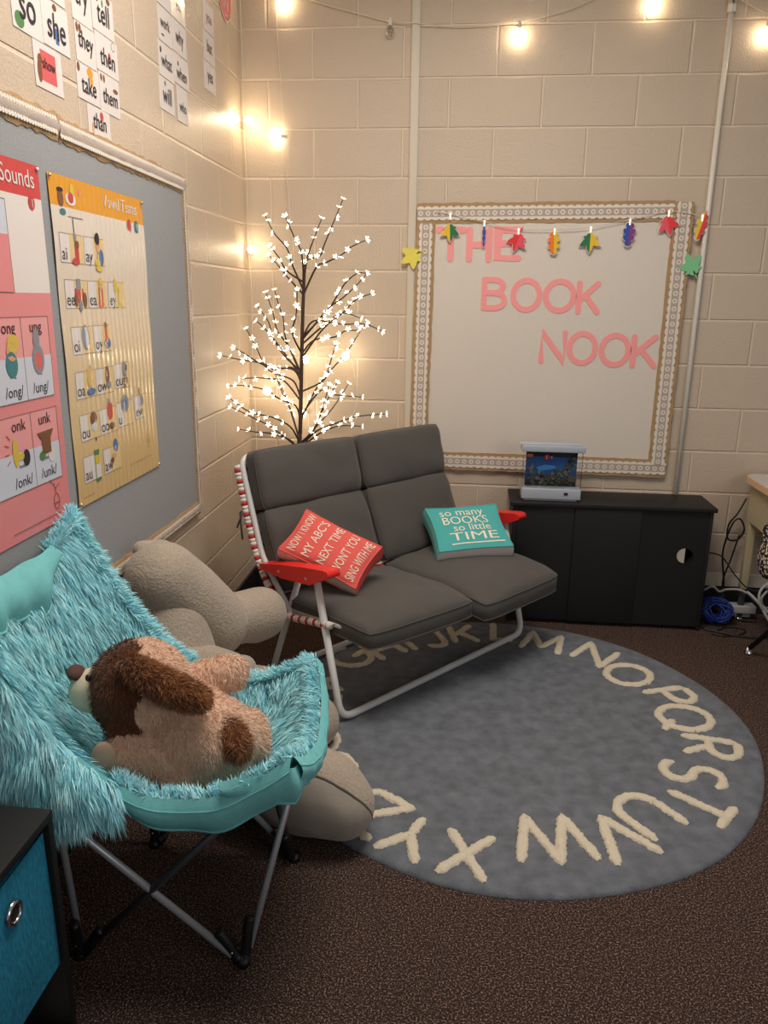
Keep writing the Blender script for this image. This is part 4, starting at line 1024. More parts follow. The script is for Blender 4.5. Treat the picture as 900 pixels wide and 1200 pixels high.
# ------------------------------------------------------------------ lit twig tree
BR=[[[0.315,-0.2,1.543],[0.327,-0.203,1.651],[0.395,-0.206,1.68],[0.417,-0.209,1.728],[0.469,-0.212,1.842],[0.5,-0.215,1.911]],[[0.315,-0.2,1.543],[0.386,-0.243,1.63],[0.435,-0.285,1.648],[0.512,-0.328,1.679],[0.557,-0.371,1.707],[0.628,-0.413,1.733]],[[0.321,-0.2,1.583],[0.337,-0.197,1.671],[0.374,-0.194,1.767],[0.401,-0.191,1.834]],[[0.321,-0.2,1.592],[0.326,-0.267,1.686],[0.306,-0.333,1.756],[0.288,-0.4,1.823]],[[0.305,-0.2,1.563],[0.272,-0.21,1.64],[0.25,-0.22,1.712],[0.197,-0.23,1.773],[0.164,-0.24,1.84]],[[0.3,-0.2,1.597],[0.253,-0.245,1.615],[0.232,-0.29,1.665],[0.206,-0.336,1.709]],[[0.294,-0.2,1.543],[0.246,-0.171,1.583],[0.193,-0.142,1.638],[0.145,-0.112,1.684]],[[0.322,-0.2,1.353],[0.43,-0.208,1.445],[0.504,-0.216,1.555],[0.562,-0.224,1.605],[0.604,-0.232,1.608]],[[0.322,-0.2,1.343],[0.431,-0.184,1.455],[0.486,-0.168,1.496],[0.552,-0.151,1.556],[0.597,-0.135,1.607]],[[0.321,-0.2,1.26],[0.415,-0.246,1.366],[0.511,-0.291,1.437],[0.573,-0.337,1.491],[0.647,-0.382,1.52]],[[0.326,-0.2,1.281],[0.363,-0.194,1.312],[0.463,-0.188,1.329],[0.509,-0.182,1.357],[0.572,-0.176,1.361],[0.602,-0.169,1.392]],[[0.322,-0.2,1.343],[0.361,-0.234,1.395],[0.445,-0.267,1.397],[0.512,-0.301,1.389],[0.618,-0.334,1.391],[0.692,-0.368,1.365]],[[0.354,-0.2,1.323],[0.43,-0.208,1.395],[0.499,-0.216,1.436],[0.578,-0.224,1.416]],[[0.31,-0.2,1.281],[0.275,-0.253,1.344],[0.304,-0.306,1.42],[0.322,-0.359,1.493],[0.334,-0.412,1.53]],[[0.309,-0.2,1.188],[0.278,-0.204,1.208],[0.233,-0.207,1.321],[0.225,-0.211,1.407],[0.206,-0.214,1.467],[0.191,-0.218,1.527]],[[0.293,-0.2,1.187],[0.246,-0.2,1.28],[0.194,-0.199,1.351],[0.173,-0.199,1.437],[0.146,-0.199,1.516]],[[0.295,-0.2,1.198],[0.22,-0.181,1.237],[0.163,-0.163,1.318],[0.139,-0.144,1.389],[0.087,-0.126,1.455]],[[0.298,-0.2,1.177],[0.206,-0.21,1.28],[0.141,-0.22,1.361],[0.108,-0.23,1.391]],[[0.296,-0.2,1.072],[0.262,-0.186,1.122],[0.183,-0.172,1.151],[0.125,-0.158,1.18],[0.075,-0.144,1.274],[0.03,-0.13,1.351]],[[0.303,-0.2,1.177],[0.264,-0.238,1.19],[0.198,-0.276,1.181],[0.134,-0.314,1.214],[0.063,-0.352,1.265],[0.044,-0.39,1.282]],[[0.303,-0.2,1.146],[0.281,-0.269,1.182],[0.203,-0.337,1.197],[0.164,-0.406,1.221],[0.092,-0.475,1.239],[0.034,-0.544,1.259]],[[0.301,-0.2,1.061],[0.226,-0.219,1.125],[0.166,-0.238,1.136],[0.101,-0.258,1.141],[0.037,-0.277,1.137]],[[0.3,-0.2,0.965],[0.284,-0.248,1.014],[0.22,-0.296,1.05],[0.17,-0.344,1.095],[0.079,-0.392,1.119],[0.032,-0.44,1.122]],[[0.26,-0.2,0.877],[0.242,-0.206,1.007],[0.212,-0.212,1.071],[0.183,-0.218,1.155]],[[0.287,-0.2,0.877],[0.25,-0.173,0.959],[0.218,-0.145,1.031],[0.174,-0.118,1.114]],[[0.298,-0.2,0.867],[0.256,-0.251,0.917],[0.188,-0.303,0.966],[0.106,-0.354,0.992],[0.064,-0.406,1.029],[0.035,-0.457,1.07]],[[0.298,-0.2,0.834],[0.249,-0.255,0.853],[0.178,-0.31,0.924],[0.108,-0.364,0.973],[0.031,-0.419,1.024]],[[0.297,-0.2,0.828],[0.243,-0.226,0.853],[0.162,-0.253,0.883],[0.104,-0.279,0.891],[0.031,-0.305,0.907]],[[0.311,-0.2,0.965],[0.36,-0.194,1.072],[0.413,-0.187,1.147],[0.514,-0.181,1.263],[0.582,-0.174,1.366]],[[0.383,-0.2,1.105],[0.416,-0.265,1.134],[0.454,-0.329,1.201],[0.496,-0.394,1.305]],[[0.316,-0.2,0.987],[0.393,-0.195,1.084],[0.462,-0.189,1.064],[0.52,-0.184,1.059],[0.579,-0.179,1.055]],[[0.314,-0.2,0.856],[0.373,-0.272,0.913],[0.43,-0.345,1.03],[0.469,-0.417,1.13]],[[0.314,-0.2,0.845],[0.364,-0.17,0.908],[0.437,-0.14,0.992],[0.509,-0.11,1.104]],[[0.314,-0.2,0.834],[0.37,-0.203,0.891],[0.464,-0.206,0.932],[0.545,-0.209,0.962],[0.615,-0.212,0.975],[0.696,-0.215,0.983]],[[0.314,-0.2,0.829],[0.374,-0.192,0.873],[0.46,-0.184,0.912],[0.519,-0.176,0.918],[0.578,-0.168,0.915]],[[0.314,-0.2,0.823],[0.356,-0.24,0.886],[0.396,-0.281,0.958],[0.447,-0.321,1.058],[0.495,-0.362,1.135]]]
tr=thing('twig_tree','lit blossom twig tree with bare dark branches standing in the corner','tree',(.245,-.2,0))
TB=[(.245,-.2,.02),(.265,-.2,.45),(.288,-.2,.849),(.293,-.2,.91),(.308,-.2,1.307),(.320,-.2,1.552),(.324,-.2,1.60)]
part('trunk',lambda b:b.tube(crom(TB,4),.01,0,10,True,[.0135-.007*(i/24) for i in range(25)]),'bark',tr)
part('base_plate',lambda b:b.lathe([(0,.018),(.03,.018),(.10,.012),(.11,.004),(.11,0),(0,0)],(.245,-.2,0),0,28),'blackp',tr)
def trunk_x(z):
    for a,c in zip(TB,TB[1:]):
        if a[2]<=z<=c[2]: return a[0]+(c[0]-a[0])*(z-a[2])/(c[2]-a[2])
    return .324
BL=[]
for br in BR:
    P=[Vector(p) for p in br]; z0=min(P[0].z-.03,1.58); P[0]=Vector((trunk_x(z0),-.2,z0)); C=crom(P,5)
    L_=[0]
    for i in range(1,len(C)): L_.append(L_[-1]+(C[i]-C[i-1]).length)
    n=len(C); part('branch',lambda b:b.tube(C,.004,0,7,True,[.0046-.0026*i/(n-1) for i in range(n)]),'bark',tr)
    tot=L_[-1]; s=tot; k=0
    while s>tot*.22:
        i=next(j for j in range(n) if L_[j]>=s-1e-9); t=(C[i]-C[max(0,i-1)]).normalized()
        BL.append((C[i],t,k,i==n-1)); s-=random.uniform(.034,.062); k+=1
random.shuffle(BL); BL.sort(key=lambda q:q[2])
def blossom(b,p,t,end):
    d=(t if end else (t*.35+Vector((random.uniform(-1,1),random.uniform(-1,.6),random.uniform(-.5,1))))).normalized()
    R=frame_from(d); c=p+d*.006; ro=random.uniform(0,1.2); sz=random.uniform(.85,1.15)
    b.tube([p,c],.0018,1,5)
    for i in range(5):
        a=2*PI*i/5+ro; rad=Vector((0,math.cos(a),math.sin(a))); tg=Vector((0,-math.sin(a),math.cos(a)))
        q=[Vector((.001,0,0)),rad*.0065*sz+tg*.0024*sz+Vector((.003,0,0)),rad*.0125*sz+tg*.0015*sz+Vector((.006,0,0)),rad*.0125*sz-tg*.0015*sz+Vector((.006,0,0)),rad*.0065*sz-tg*.0024*sz+Vector((.003,0,0))]
        top=[c+R@v for v in q]; bot=[c+R@(v-Vector((.0012,0,0))) for v in q]
        b.add(top+bot,[(0,1,2,3,4),(9,8,7,6,5)]+[(j,5+j,5+(j+1)%5,(j+1)%5) for j in range(5)],0)
    b.ell(c+d*.003,(.0028,)*3,0,None,8,6)
rest=MB()
for i,(p,t,k,e) in enumerate(BL):
    if i<100: b=MB(); blossom(b,p,t,e); b.build('blossom_light',[M['petal'],M['bark']],tr)
    else: blossom(rest,p,t,e)
if rest.v: o=rest.build('blossom_light',[M['petal'],M['bark']],tr); o['kind']='stuff'
print('BLOSSOMS',len(BL))

# ------------------------------------------------------------------ string lights
def string(label,paths,bulbs):
    t=thing('string_light',label,'string light',tuple(paths[0][0]),'white wire string lights on the walls')
    b=MB()
    for p in paths: b.tube(crom(p,6),.0019,0,6)
    b.build('wire',M['wire'],t)
    for at_,d,lit in bulbs:
        d=Vector(d).normalized(); R=frame_from(d); p=Vector(at_); Mx=lambda x,y,z:p+R@Vector((z,x,y))
        b=MB(); b.lathe([(.0065,-.004),(.0075,0),(.0075,.018),(.0095,.02),(.0095,.026),(0,.026)],(0,0,0),0,12,Mx); so=b.build('bulb_socket',M['socket'],t)
        b=MB(); b.lathe([(.008,.026),(.011,.031),(.0165,.040),(.0185,.049),(.0165,.058),(.010,.0655),(0,.068)],(0,0,0),0,16,Mx); b.build('bulb',M['bulb' if lit else 'clear'],so)
        if not lit:
            b=MB(); b.tube([Mx(-.003,0,.027),Mx(-.004,0,.048),Mx(.004,0,.048),Mx(.003,0,.027)],.0008,0,5); b.build('filament',M['steel'],so)
yw=-.012
string('white string light sagging along the top of the back wall',[[(.165,yw,2.80),(.40,yw,2.725),(.54,yw,2.69),(.681,yw,2.655),(.78,-.026,2.645),(1.0,yw,2.63),(1.234,yw,2.645),(1.45,yw,2.69),(1.62,yw,2.76),(1.784,yw,2.80),(1.95,yw,2.78),(2.1,-.035,2.715),(2.25,yw,2.655),(2.5,yw,2.60)]],
 [((.211,yw-.014,2.785),(0,0,-1),True),((.681,yw-.014,2.662),(0,0,-1),False),((1.234,yw-.014,2.64),(0,0,-1),True),((1.784,yw-.014,2.745),(0,0,-1),True),((2.251,yw-.014,2.625),(0,0,-1),True)])
string('white string light running straight down the wall corner',[[(.018,-.018,2.9),(.02,-.018,2.5),(.018,-.02,2.26),(.022,-.018,2.0),(.02,-.018,1.72),(.03,-.02,1.5),(.022,-.018,1.2),(.03,-.02,.9),(.022,-.018,.5)]],
 [((.022,-.022,2.265),(.6,-.8,-.05),True),((.018,-.10,2.255),(-.05,-1,0),True),((.024,-.024,1.705),(.4,-.7,.15),True)])
string('white string light dropping behind the twig tree with bulbs low on the back wall',[[(.18,yw,2.80),(.18,yw,2.634),(.193,yw,2.38),(.203,yw,2.205),(.215,yw,1.952),(.23,yw,1.766),(.25,yw,1.5),(.282,yw,1.21),(.296,yw,.88),(.30,yw,.72)],[(.282,yw,1.21),(.36,yw,1.27),(.49,yw,1.25),(.53,yw,1.12),(.537,yw,1.014),(.50,yw,.92),(.40,yw,.87),(.296,yw,.88)]],
 [((.215,-.020,2.205),(-1,-.15,0),True),((.284,-.03,1.215),(.3,-1,0),True),((.292,-.03,.955),(-.3,-1,0),True),((.492,-.03,1.25),(0,-1,-.3),True),((.12,-.03,1.06),(-.3,-1,0),True)])

# ------------------------------------------------------------------ desk, cables, chair leg at the right
dk=thing('desk','beige metal desk with rounded grey top and wooden edge at the right','desk',(2.75,-.33,0))
DX0,DX1,DY0,DY1,DZ=2.395,3.1,-.63,-.035,.72
def dtop(b,z0,z1,inset,mi=0):
    r=.07-inset; P=[]
    for cx,cy,a in ((DX0+inset+r,DY1-inset-r,90),(DX0+inset+r,DY0+inset+r,180),(DX1-r,DY0+inset+r,270),(DX1-r,DY1-inset-r,0)):
        P+=[(cx+r*math.cos(math.radians(a+90*k/6)),cy+r*math.sin(math.radians(a+90*k/6))) for k in range(7)]
    b.prism(P,z0,z1,lambda u,v,d:(u,v,d),mi)
part('edge_band',lambda b:dtop(b,DZ-.03,DZ-.001,0),'deskedge',dk); part('desk_top',lambda b:dtop(b,DZ-.001,DZ+.001,.006),'desktop',dk)
part('apron',lambda b:(b.box((DX0+.035,DY0+.03,.50),(DX0+.045,DY1-.03,DZ-.03)),b.box((DX0+.045,DY0+.03,.50),(DX1-.03,DY0+.04,DZ-.03)),b.box((DX0+.045,DY1-.04,.5),(DX1-.03,DY1-.03,DZ-.03))),'beige',dk)
for (x,y) in ((DX0+.055,DY1-.055),(DX0+.055,DY0+.055) if False else (DX1-.06,DY0+.055),(DX1-.06,DY1-.055)):
    o=part('leg',lambda b:b.rbox((x-.017,y-.017,.16),(x+.017,y+.017,.502),.004),'beige',dk)
    part('leg_foot',lambda b:(b.rbox((x-.013,y-.013,.012),(x+.013,y+.013,.162),.003),b.lathe([(0,.012),(.014,.012),(.018,.004),(.018,0),(0,0)],(x,y,0.0),1,14)),[M['darksteel'],M['chrome']],o)
bg=thing('fabric_bag','black and cream speckled fabric bag hanging at the desk end','bag',(2.425,-.44,.4))
b=MB(); b.ell((2.395,-.46,.43),(.032,.085,.085),0,None,24,16); b.tube(crom([(2.395,-.44,.50),(2.39,-.42,.55),(2.395,-.44,.58),(2.395,-.50,.60)],6),.018,0,8); b.build('bag_body',M['leopard'],bg)
b=MB(); b.tube(crom([(2.395,-.50,.60),(2.392,-.52,.66),(2.389,-.50,.70),(2.392,-.48,.66),(2.395,-.46,.59)],6),.004,0,6); b.build('bag_strap',M['blackp'],bg)
cl=thing('chair','dark chair leg with chrome glide on the carpet at the right edge','chair',(2.357,-.494,0))
b=MB(); b.tube([(2.36,-.5,.03),(2.40,-.60,.17),(2.52,-.85,.45)],.011,0,10); o=b.build('leg',M['darksteel'] if False else M['blackp'],cl)
b=MB(); b.lathe([(0,.035),(.011,.034),(.013,.014),(.019,.008),(.019,0),(0,0)],(2.357,-.494,.0),0,14); b.build('glide',M['chrome'],o)
b=MB(); b.rbox((2.47,-1.2,.44),(2.9,-.78,.47),.012); b.tube([(2.85,-.82,.44),(2.95,-.6,.0)],.011,0,10); b.tube([(2.52,-1.15,.44),(2.46,-1.25,.0)],.011,0,10); b.build('seat',M['blackp'],cl)
b=MB(); rc=random.Random(5)
for k in range(40):
    rx,ry=rc.uniform(.03,.088),rc.uniform(.028,.07); c=Vector((2.312+rc.uniform(-.012,.012),-.16+rc.uniform(-.01,.01),.062+rc.uniform(-.004,.012))); tl=rc.uniform(-.5,.5); tz=rc.uniform(-.6,.6); R=Matrix.Rotation(tz,3,'Z')@Matrix.Rotation(.9+tl*.5,3,'X')
    pts=[c+R@Vector((rx*math.cos(2*PI*i/22),ry*math.sin(2*PI*i/22),.006*math.sin(4*PI*i/22+k))) for i in range(22)]
    zm=min(p.z for p in pts); 
    if zm<.004: pts=[p+Vector((0,0,.004-zm)) for p in pts]
    pts.append(pts[0]); b.tube(pts,.0028,0,6,False)
tag(b.build('cable_coil',M['bluecable']),'coil of blue cable lying on the carpet between cabinet and desk','cable')
def cable(pts,r,mt,label,grp='loose cables by the desk',name='cable'):
    b=MB(); b.tube(crom(pts,8),r,0,7); tag(b.build(name,M[mt]),label,'cable',grp)
cable([(2.2135,-.05,.315),(2.27,-.06,.325),(2.34,-.07,.31),(2.40,-.13,.23),(2.47,-.17,.18),(2.6,-.2,.22)],.0035,'blackp','black cable leaving the cabinet side and sloping down behind the desk leg')
cable([(2.425,-.045,.60),(2.39,-.06,.53),(2.355,-.06,.47),(2.36,-.06,.40),(2.41,-.05,.395),(2.43,-.06,.45),(2.405,-.055,.50),(2.37,-.06,.47),(2.345,-.06,.33),(2.37,-.06,.17),(2.36,-.1,.06),(2.40,-.16,.010)],.0045,'blackp','black cable hanging in a loop beside the beige desk leg')
cable([(2.415,-.05,.42),(2.39,-.055,.3),(2.365,-.06,.15),(2.42,-.12,.02),(2.52,-.14,.01)],.004,'blackp','black cable hanging straight down just left of the desk leg')
cable([(2.235,-.245,.006),(2.33,-.30,.006),(2.43,-.33,.006),(2.55,-.31,.006),(2.7,-.3,.006)],.0045,'blackp','black cable lying on the carpet in front of the blue coil')
cable([(2.24,-.26,.0045),(2.29,-.27,.0045),(2.35,-.22,.0045),(2.43,-.23,.0045),(2.40,-.29,.0045),(2.31,-.325,.0045),(2.26,-.30,.0045)],.0035,'blackp','thin black cable curled on the carpet beside the cabinet corner')
cable([(2.28,-.06,.13),(2.315,-.07,.155),(2.35,-.07,.13),(2.38,-.09,.15),(2.44,-.13,.16),(2.5,-.2,.12),(2.6,-.26,.04)],.006,'greycable','grey cable arching over the blue coil to the desk leg')
cable([(2.45,-.15,.165),(2.49,-.2,.13),(2.53,-.26,.06),(2.56,-.33,.03),(2.7,-.36,.02)],.007,'greycable','thick grey cable sloping to the floor right of the desk leg')
cable([(2.62,-.12,.28),(2.55,-.17,.24),(2.49,-.2,.19),(2.49,-.22,.13),(2.53,-.22,.09),(2.6,-.2,.12)],.0065,'greycable','grey cable bending down at the right edge under the desk')
cable([(2.62,-.10,.19),(2.56,-.13,.175),(2.525,-.14,.13),(2.54,-.15,.09),(2.6,-.15,.085)],.006,'greycable','short grey cable loop under the desk behind the other cables')
b=MB(); b.rbox((2.34,-.115,.035),(2.52,-.055,.075),.006); b.rbox((2.36,-.10,.012),(2.5,-.06,.035),.004); tag(b.build('power_strip',M['greycable']),'pale power strip half hidden behind cables under the desk','power strip')

# ------------------------------------------------------------------ cube organiser with fabric bin
og=thing('cube_organizer','black cube organizer with a blue fabric bin in the bottom left corner','shelf',(.15,-2.85,0))
X1,Y1,ZT=.285,-2.54,.53
part('top_panel',lambda b:b.rbox((.0,-3.3,ZT-.018),(X1,Y1,ZT),.002),'black_wood',og)
part('side_panel',lambda b:b.rbox((.0,Y1-.018,.0),(X1-.001,Y1-.0005,ZT-.018),.002),'black_wood',og)
part('side_panel',lambda b:b.rbox((.0,-3.3,.0),(X1-.001,-3.282,ZT-.018),.002),'black_wood',og)
part('divider',lambda b:b.rbox((.0,-2.93,.0),(X1-.002,-2.914,ZT-.018),.002),'black_wood',og)
part('shelf_panel',lambda b:(b.rbox((.0,-3.282,.155),(X1-.04,-2.93,.172),.002),b.rbox((.0,-2.914,.155),(X1-.04,Y1-.018,.172),.002)),'black_wood',og)
part('back_panel',lambda b:b.box((.001,-3.282,.0),(.006,Y1-.018,ZT-.018)),'black_soft',og)
bn=thing('fabric_bin','bright teal blue fabric bin with a round metal grommet inside the black organizer','bin',(.15,-2.73,.173))
BY0,BY1=-2.905,-2.562
def binb(b):
    n=14
    def F(u,v):
        y=BY0+(BY1-BY0)*u; z=.175+.318*v; return (X1-.012+.010*math.sin(PI*u)*math.sin(PI*min(1,v*1.1))-.012*v*0, y-.006*(1-v)*(2*u-1)*-1, z-.006*math.sin(PI*u)*(v>.99))
    b.grid(F,18,14,0)
    b.box((.03,BY0+.006,.175),(X1-.014,BY0+.01,.49)); b.box((.03,BY1-.01,.175),(X1-.014,BY1-.006,.49)); b.box((.03,BY0+.01,.175),(.034,BY1-.01,.49)); b.box((.034,BY0+.01,.175),(X1-.016,BY1-.01,.18))
    b.box((X1-.02,BY0+.004,.175),(X1-.016,BY1-.004,.488))
part('bin_body',binb,'binblue',bn)
def grom(b):
    c=(X1+.0,-2.692,.425); n=24; Mx=lambda x,y,z:(c[0]+z-.002,c[1]+x,c[2]+y)
    b.lathe([(.0155,.0),(.0155,.004),(.018,.0055),(.0225,.004),(.0235,.001)],(0,0,0),0,n,Mx); b.lathe([(0,.0012),(.0155,.0012)],(0,0,0),1,n,Mx)
part('grommet',grom,[M['chrome'],M['black_soft']],bn)
pp=thing('paper_stack','pale folded papers low inside the black organizer','papers',(.2,-2.7,0))
part('sheets',lambda b:[b.box((.12+.004*k,-2.74+.012*k,.0+.004*k),(.262+.004*(k%2),-2.585-.003*k,.0035+.004*k)) for k in range(5)],'pwhite',pp)

# ------------------------------------------------------------------ folding fur chair
fc=thing('folding_chair','turquoise shaggy fur butterfly folding chair on grey metal legs','chair',(.41,-2.18,0))
def curve(pts): return crom(pts,8)
def sampler(pts):
    C=crom(pts,10); L_=[0]
    for i in range(1,len(C)): L_.append(L_[-1]+(C[i]-C[i-1]).length)
    def f(t):
        s=max(0,min(1,t))*L_[-1]
        for i in range(1,len(C)):
            if L_[i]>=s-1e-9: 
                k=(s-L_[i-1])/max(1e-9,L_[i]-L_[i-1]); return C[i-1].lerp(C[i],k)
        return C[-1]
    return f
cA,cD,cB,cC=(.03,-2.44,.95),(.055,-1.94,.955),(.725,-2.385,.575),(.69,-1.95,.588)
eAB=sampler([cA,(.09,-2.43,.84),(.17,-2.42,.69),(.27,-2.41,.565),(.40,-2.405,.475),(.55,-2.40,.475),(.66,-2.395,.53),cB])
eDC=sampler([cD,(.10,-1.925,.84),(.19,-1.92,.69),(.30,-1.925,.575),(.43,-1.925,.50),(.56,-1.93,.515),(.64,-1.94,.555),cC])
eAD=sampler([cA,(.03,-2.32,.89),(.035,-2.19,.865),(.045,-2.06,.885),cD])
eBC=sampler([cB,(.735,-2.30,.525),(.735,-2.17,.485),(.72,-2.04,.53),cC])
A_,B_,C_v,D_=map(Vector,(cA,cB,cC,cD))
def seat(u,v):
    """u: back edge -> front edge, v: camera side -> far side"""
    p=(eAB(u)*(1-v)+eDC(u)*v)+(eAD(v)*(1-u)+eBC(v)*u)-(A_*(1-u)*(1-v)+B_*u*(1-v)+D_*(1-u)*v+C_v*u*v)
    k=16*u*(1-u)*v*(1-v)
    q=p+Vector((-.02,0,-.10))*k**.8+Vector((-.05,0,-.03))*math.sin(PI*u)**2*(4*v*(1-v))
    q.z+=.006*mnoise.noise(Vector((u*5,v*5,0)))+.010*math.sin(v*15+u*3)*math.exp(-u*5)*.6
    return q
def skirt_out(t,edge,dropf,outn):
    def F(u,v):
        p=edge(t(u)); dr=dropf(u); return p+outn*(.045*math.sin(min(1,v*1.4)*PI/2))*min(1,dr/.1)+Vector((0,0,-dr*v**1.15))
    return F
def lerp_tab(tab,x):
    for (a,fa),(c,fb) in zip(tab,tab[1:]):
        if a<=x<=c: return fa+(fb-fa)*(x-a)/(c-a)
    return tab[-1][1]
dAB=lambda u:lerp_tab([(0,.30),(.12,.30),(.25,.27),(.38,.20),(.48,.11),(.56,.055),(.7,.045),(.9,.05),(1,.04)],u)
oN=Vector((0,-1,0)); 
b=MB(); b.grid(lambda u,v:seat(u,v),44,40,0); base=b.build('fur_cover_backing',M['furbase'],fc)
b=MB(); b.grid(lambda u,v:seat(u,v)+Vector((0,0,-.012)) if 0<u<1 and 0<v<1 else seat(u,v),30,30,0); b.build('canvas_sling',M['aqua'],fc)
b=MB(); sk=skirt_out(lambda u:u*.58,eAB,lambda u:dAB(u*.58),oN); b.grid(sk,30,12,0); flap=b.build('fur_side_flap',M['furbase'],fc)
# plain canvas hems and pocket corners
def hem(edge,t0,t1,drop,outn,n=30,wav=.0,off=.004):
    b=MB()
    def F(u,v):
        t=t0+(t1-t0)*u; p=edge(t); d=drop(t); return p+outn*(off+.02*math.sin(v*PI)+wav*math.sin(t*40)*v)+Vector((0,0,.006-d*v))
    b.grid(F,n,6,0); b.tube([F(i/n,1) for i in range(n+1)],.0035,0,6); b.tube([F(i/n,.28)+outn*.001 for i in range(n+1)],.0012,0,5)
    return b
hem(eAB,.48,1,lambda t:.075+.012*math.sin(t*9),oN,wav=.006).build('canvas_hem',M['aqua'],fc)
hem(eBC,0,1,lambda t:.07,Vector((1,0,0)),wav=.004).build('canvas_hem',M['aqua'],fc)
hem(eDC,.3,1,lambda t:.07,Vector((0,1,0))).build('canvas_hem',M['aqua'],fc)
hem(eAD,0,.8,lambda t:.10,Vector((-.6,0,0)),off=.006,wav=.006).build('canvas_hem',M['aqua'],fc)
# lining strip folded forward over the back edge
b=MB()
def lin(u,v):
    p=seat(0,.03+.72*u); q=seat((.085+.015*math.sin(u*9))*min(1,(1-u)*3+.25),.03+.72*u); return p.lerp(q,v)+Vector((.012+.022*math.sin(v*PI)+.007*math.sin(u*26)*v,0,.016*(1-v)+.008))
b.grid(lin,40,8,0); b.tube([lin(i/40,1) for i in range(41)],.004,0,6,False); b.build('canvas_lining',M['aqua'],fc)
def pocket(c,dirs,sz):
    b=MB(); c=Vector(c); d1,d2=Vector(dirs[0]),Vector(dirs[1])
    def F(u,v):
        a=(u-.5)*2; w=1-abs(a)
        p=c+(d1*max(0,-a)+d2*max(0,a))*sz+Vector((.012,-.012 if dirs[0][1]>-.01 or True else 0,0))*.6
        h=-.016-(.085*(.35+.65*w**.6))*v
        return p+Vector((0,0,h))+(Vector((.012,-.014*math.copysign(1,c.y+2.18)*-1,0)))*math.sin(v*PI)
    b.grid(F,24,8,0); b.tube([F(i/24,1) for i in range(25)],.0035,0,6); return b
pocket(cB,((-.95,-.05,-.25),(.05,.95,-.3)),.17).build('corner_pocket',M['aqua'],fc)
# fur
V,T,_=tri_arrays(base); 
Nn=np.cross(V[T[:,1]]-V[T[:,0]],V[T[:,2]]-V[T[:,0]]); 
if Nn[:,2].sum()<0: T=T[:,[0,2,1]]
def flow_seat(P,n):
    f=np.zeros_like(P); f[:,2]=-1; f[:,0]+=.25
    f[:,1]+= np.where(P[:,1]<-2.30,-1.4,0)+np.where(P[:,1]>-2.02,.5,0)
    f+= np.stack([.5*np.sin(P[:,1]*21+P[:,2]*9),.5*np.sin(P[:,0]*19+P[:,2]*13),np.zeros(len(P))],1)
    return f
cen=V[T].mean(1); keep=np.ones(len(T),bool)
fur('fur_pile',V,T[keep],M['fur'],fc,52000,.040,.0030,flow_seat,.62,.9,.22,.028,.36,None,.5)
V,T,_=tri_arrays(flap); Nn=np.cross(V[T[:,1]]-V[T[:,0]],V[T[:,2]]-V[T[:,0]])
if Nn[:,1].sum()>0: T=T[:,[0,2,1]]
fur('fur_pile',V,T,M['fur'],fc,22000,.046,.0030,lambda P,n:np.stack([.25+.3*np.sin(P[:,2]*30),-.2+0*P[:,0],-1+0*P[:,0]],1),.5,1.0,.2,.03,.4,None,.5)
# fringe of fur standing over the rims
def rim(edge,t0,t1,inw,cnt,flow,L_=.034):
    n=40; inw=Vector(inw); P=[edge(t0+(t1-t0)*i/n) for i in range(n+1)]
    V_=np.array([tuple(p+Vector((0,0,.004))-inw*.004) for p in P]+[tuple(p+inw*.018+Vector((0,0,.0))) for p in P])
    T_=np.array([(i,i+1,n+1+i+1) for i in range(n)]+[(i,n+1+i+1,n+1+i) for i in range(n)])
    N_=np.cross(V_[T_[:,1]]-V_[T_[:,0]],V_[T_[:,2]]-V_[T_[:,0]])
    if N_[:,2].sum()<0: T_=T_[:,[0,2,1]]
    fur('fur_fringe',V_,T_,M['fur'],fc,cnt,L_,.003,flow,.9,.5,.35,.02,.5,None,.35)
rim(eDC,0,1,(0,-1,0),3000,(0,.5,-.3)); rim(eBC,0,1,(-1,0,0),1300,(-.4,0,.3)); rim(eAB,.57,1,(0,1,0),1300,(-.2,.3,.4)); rim(eAD,.74,1,(1,0,-.2),700,(-.2,.3,.4))
def rod(pts,r=.0085,mt='steel',name='leg_rod'):
    b=MB(); b.tube(pts,r,0,12); return b.build(name,M[mt],fc)
F1,F2,F3,F4=(.208,-2.374),(.592,-2.352),(.636,-2.0),(.235,-1.99)
z0=.028
r1=rod([(F1[0]-.004,F1[1]+.01,z0),(.195,-2.385,.42),(.05,-2.425,.90)])
r2=rod([(F2[0]-.025,F2[1]-.006,z0),(.272,-2.385,.325),(.11,-2.40,.50)])
r3=rod([(F1[0]+.02,F1[1]-.002,z0),(.70,-2.372,.53)],.0085,'darksteel')  # rod in the shade below the seat, shade painted as darker steel
r4=rod([(F2[0]+.01,F2[1]+.02,z0),(.655,-2.15,.28),(.688,-1.975,.55)])
r5=rod([(F3[0]-.004,F3[1]-.01,z0),(.60,-2.06,.26),(.56,-2.13,.41)],.0085,'darksteel')
r6=rod([(F3[0]-.02,F3[1]+.01,z0),(.12,-1.95,.52)],.0085)
r7=rod([(F4[0]+.02,F4[1]-.006,z0),(.672,-1.965,.545)],.0085)
r8=rod([(F4[0],F4[1]+.01,z0),(.17,-1.905,.45),(.035,-1.905,.88)])
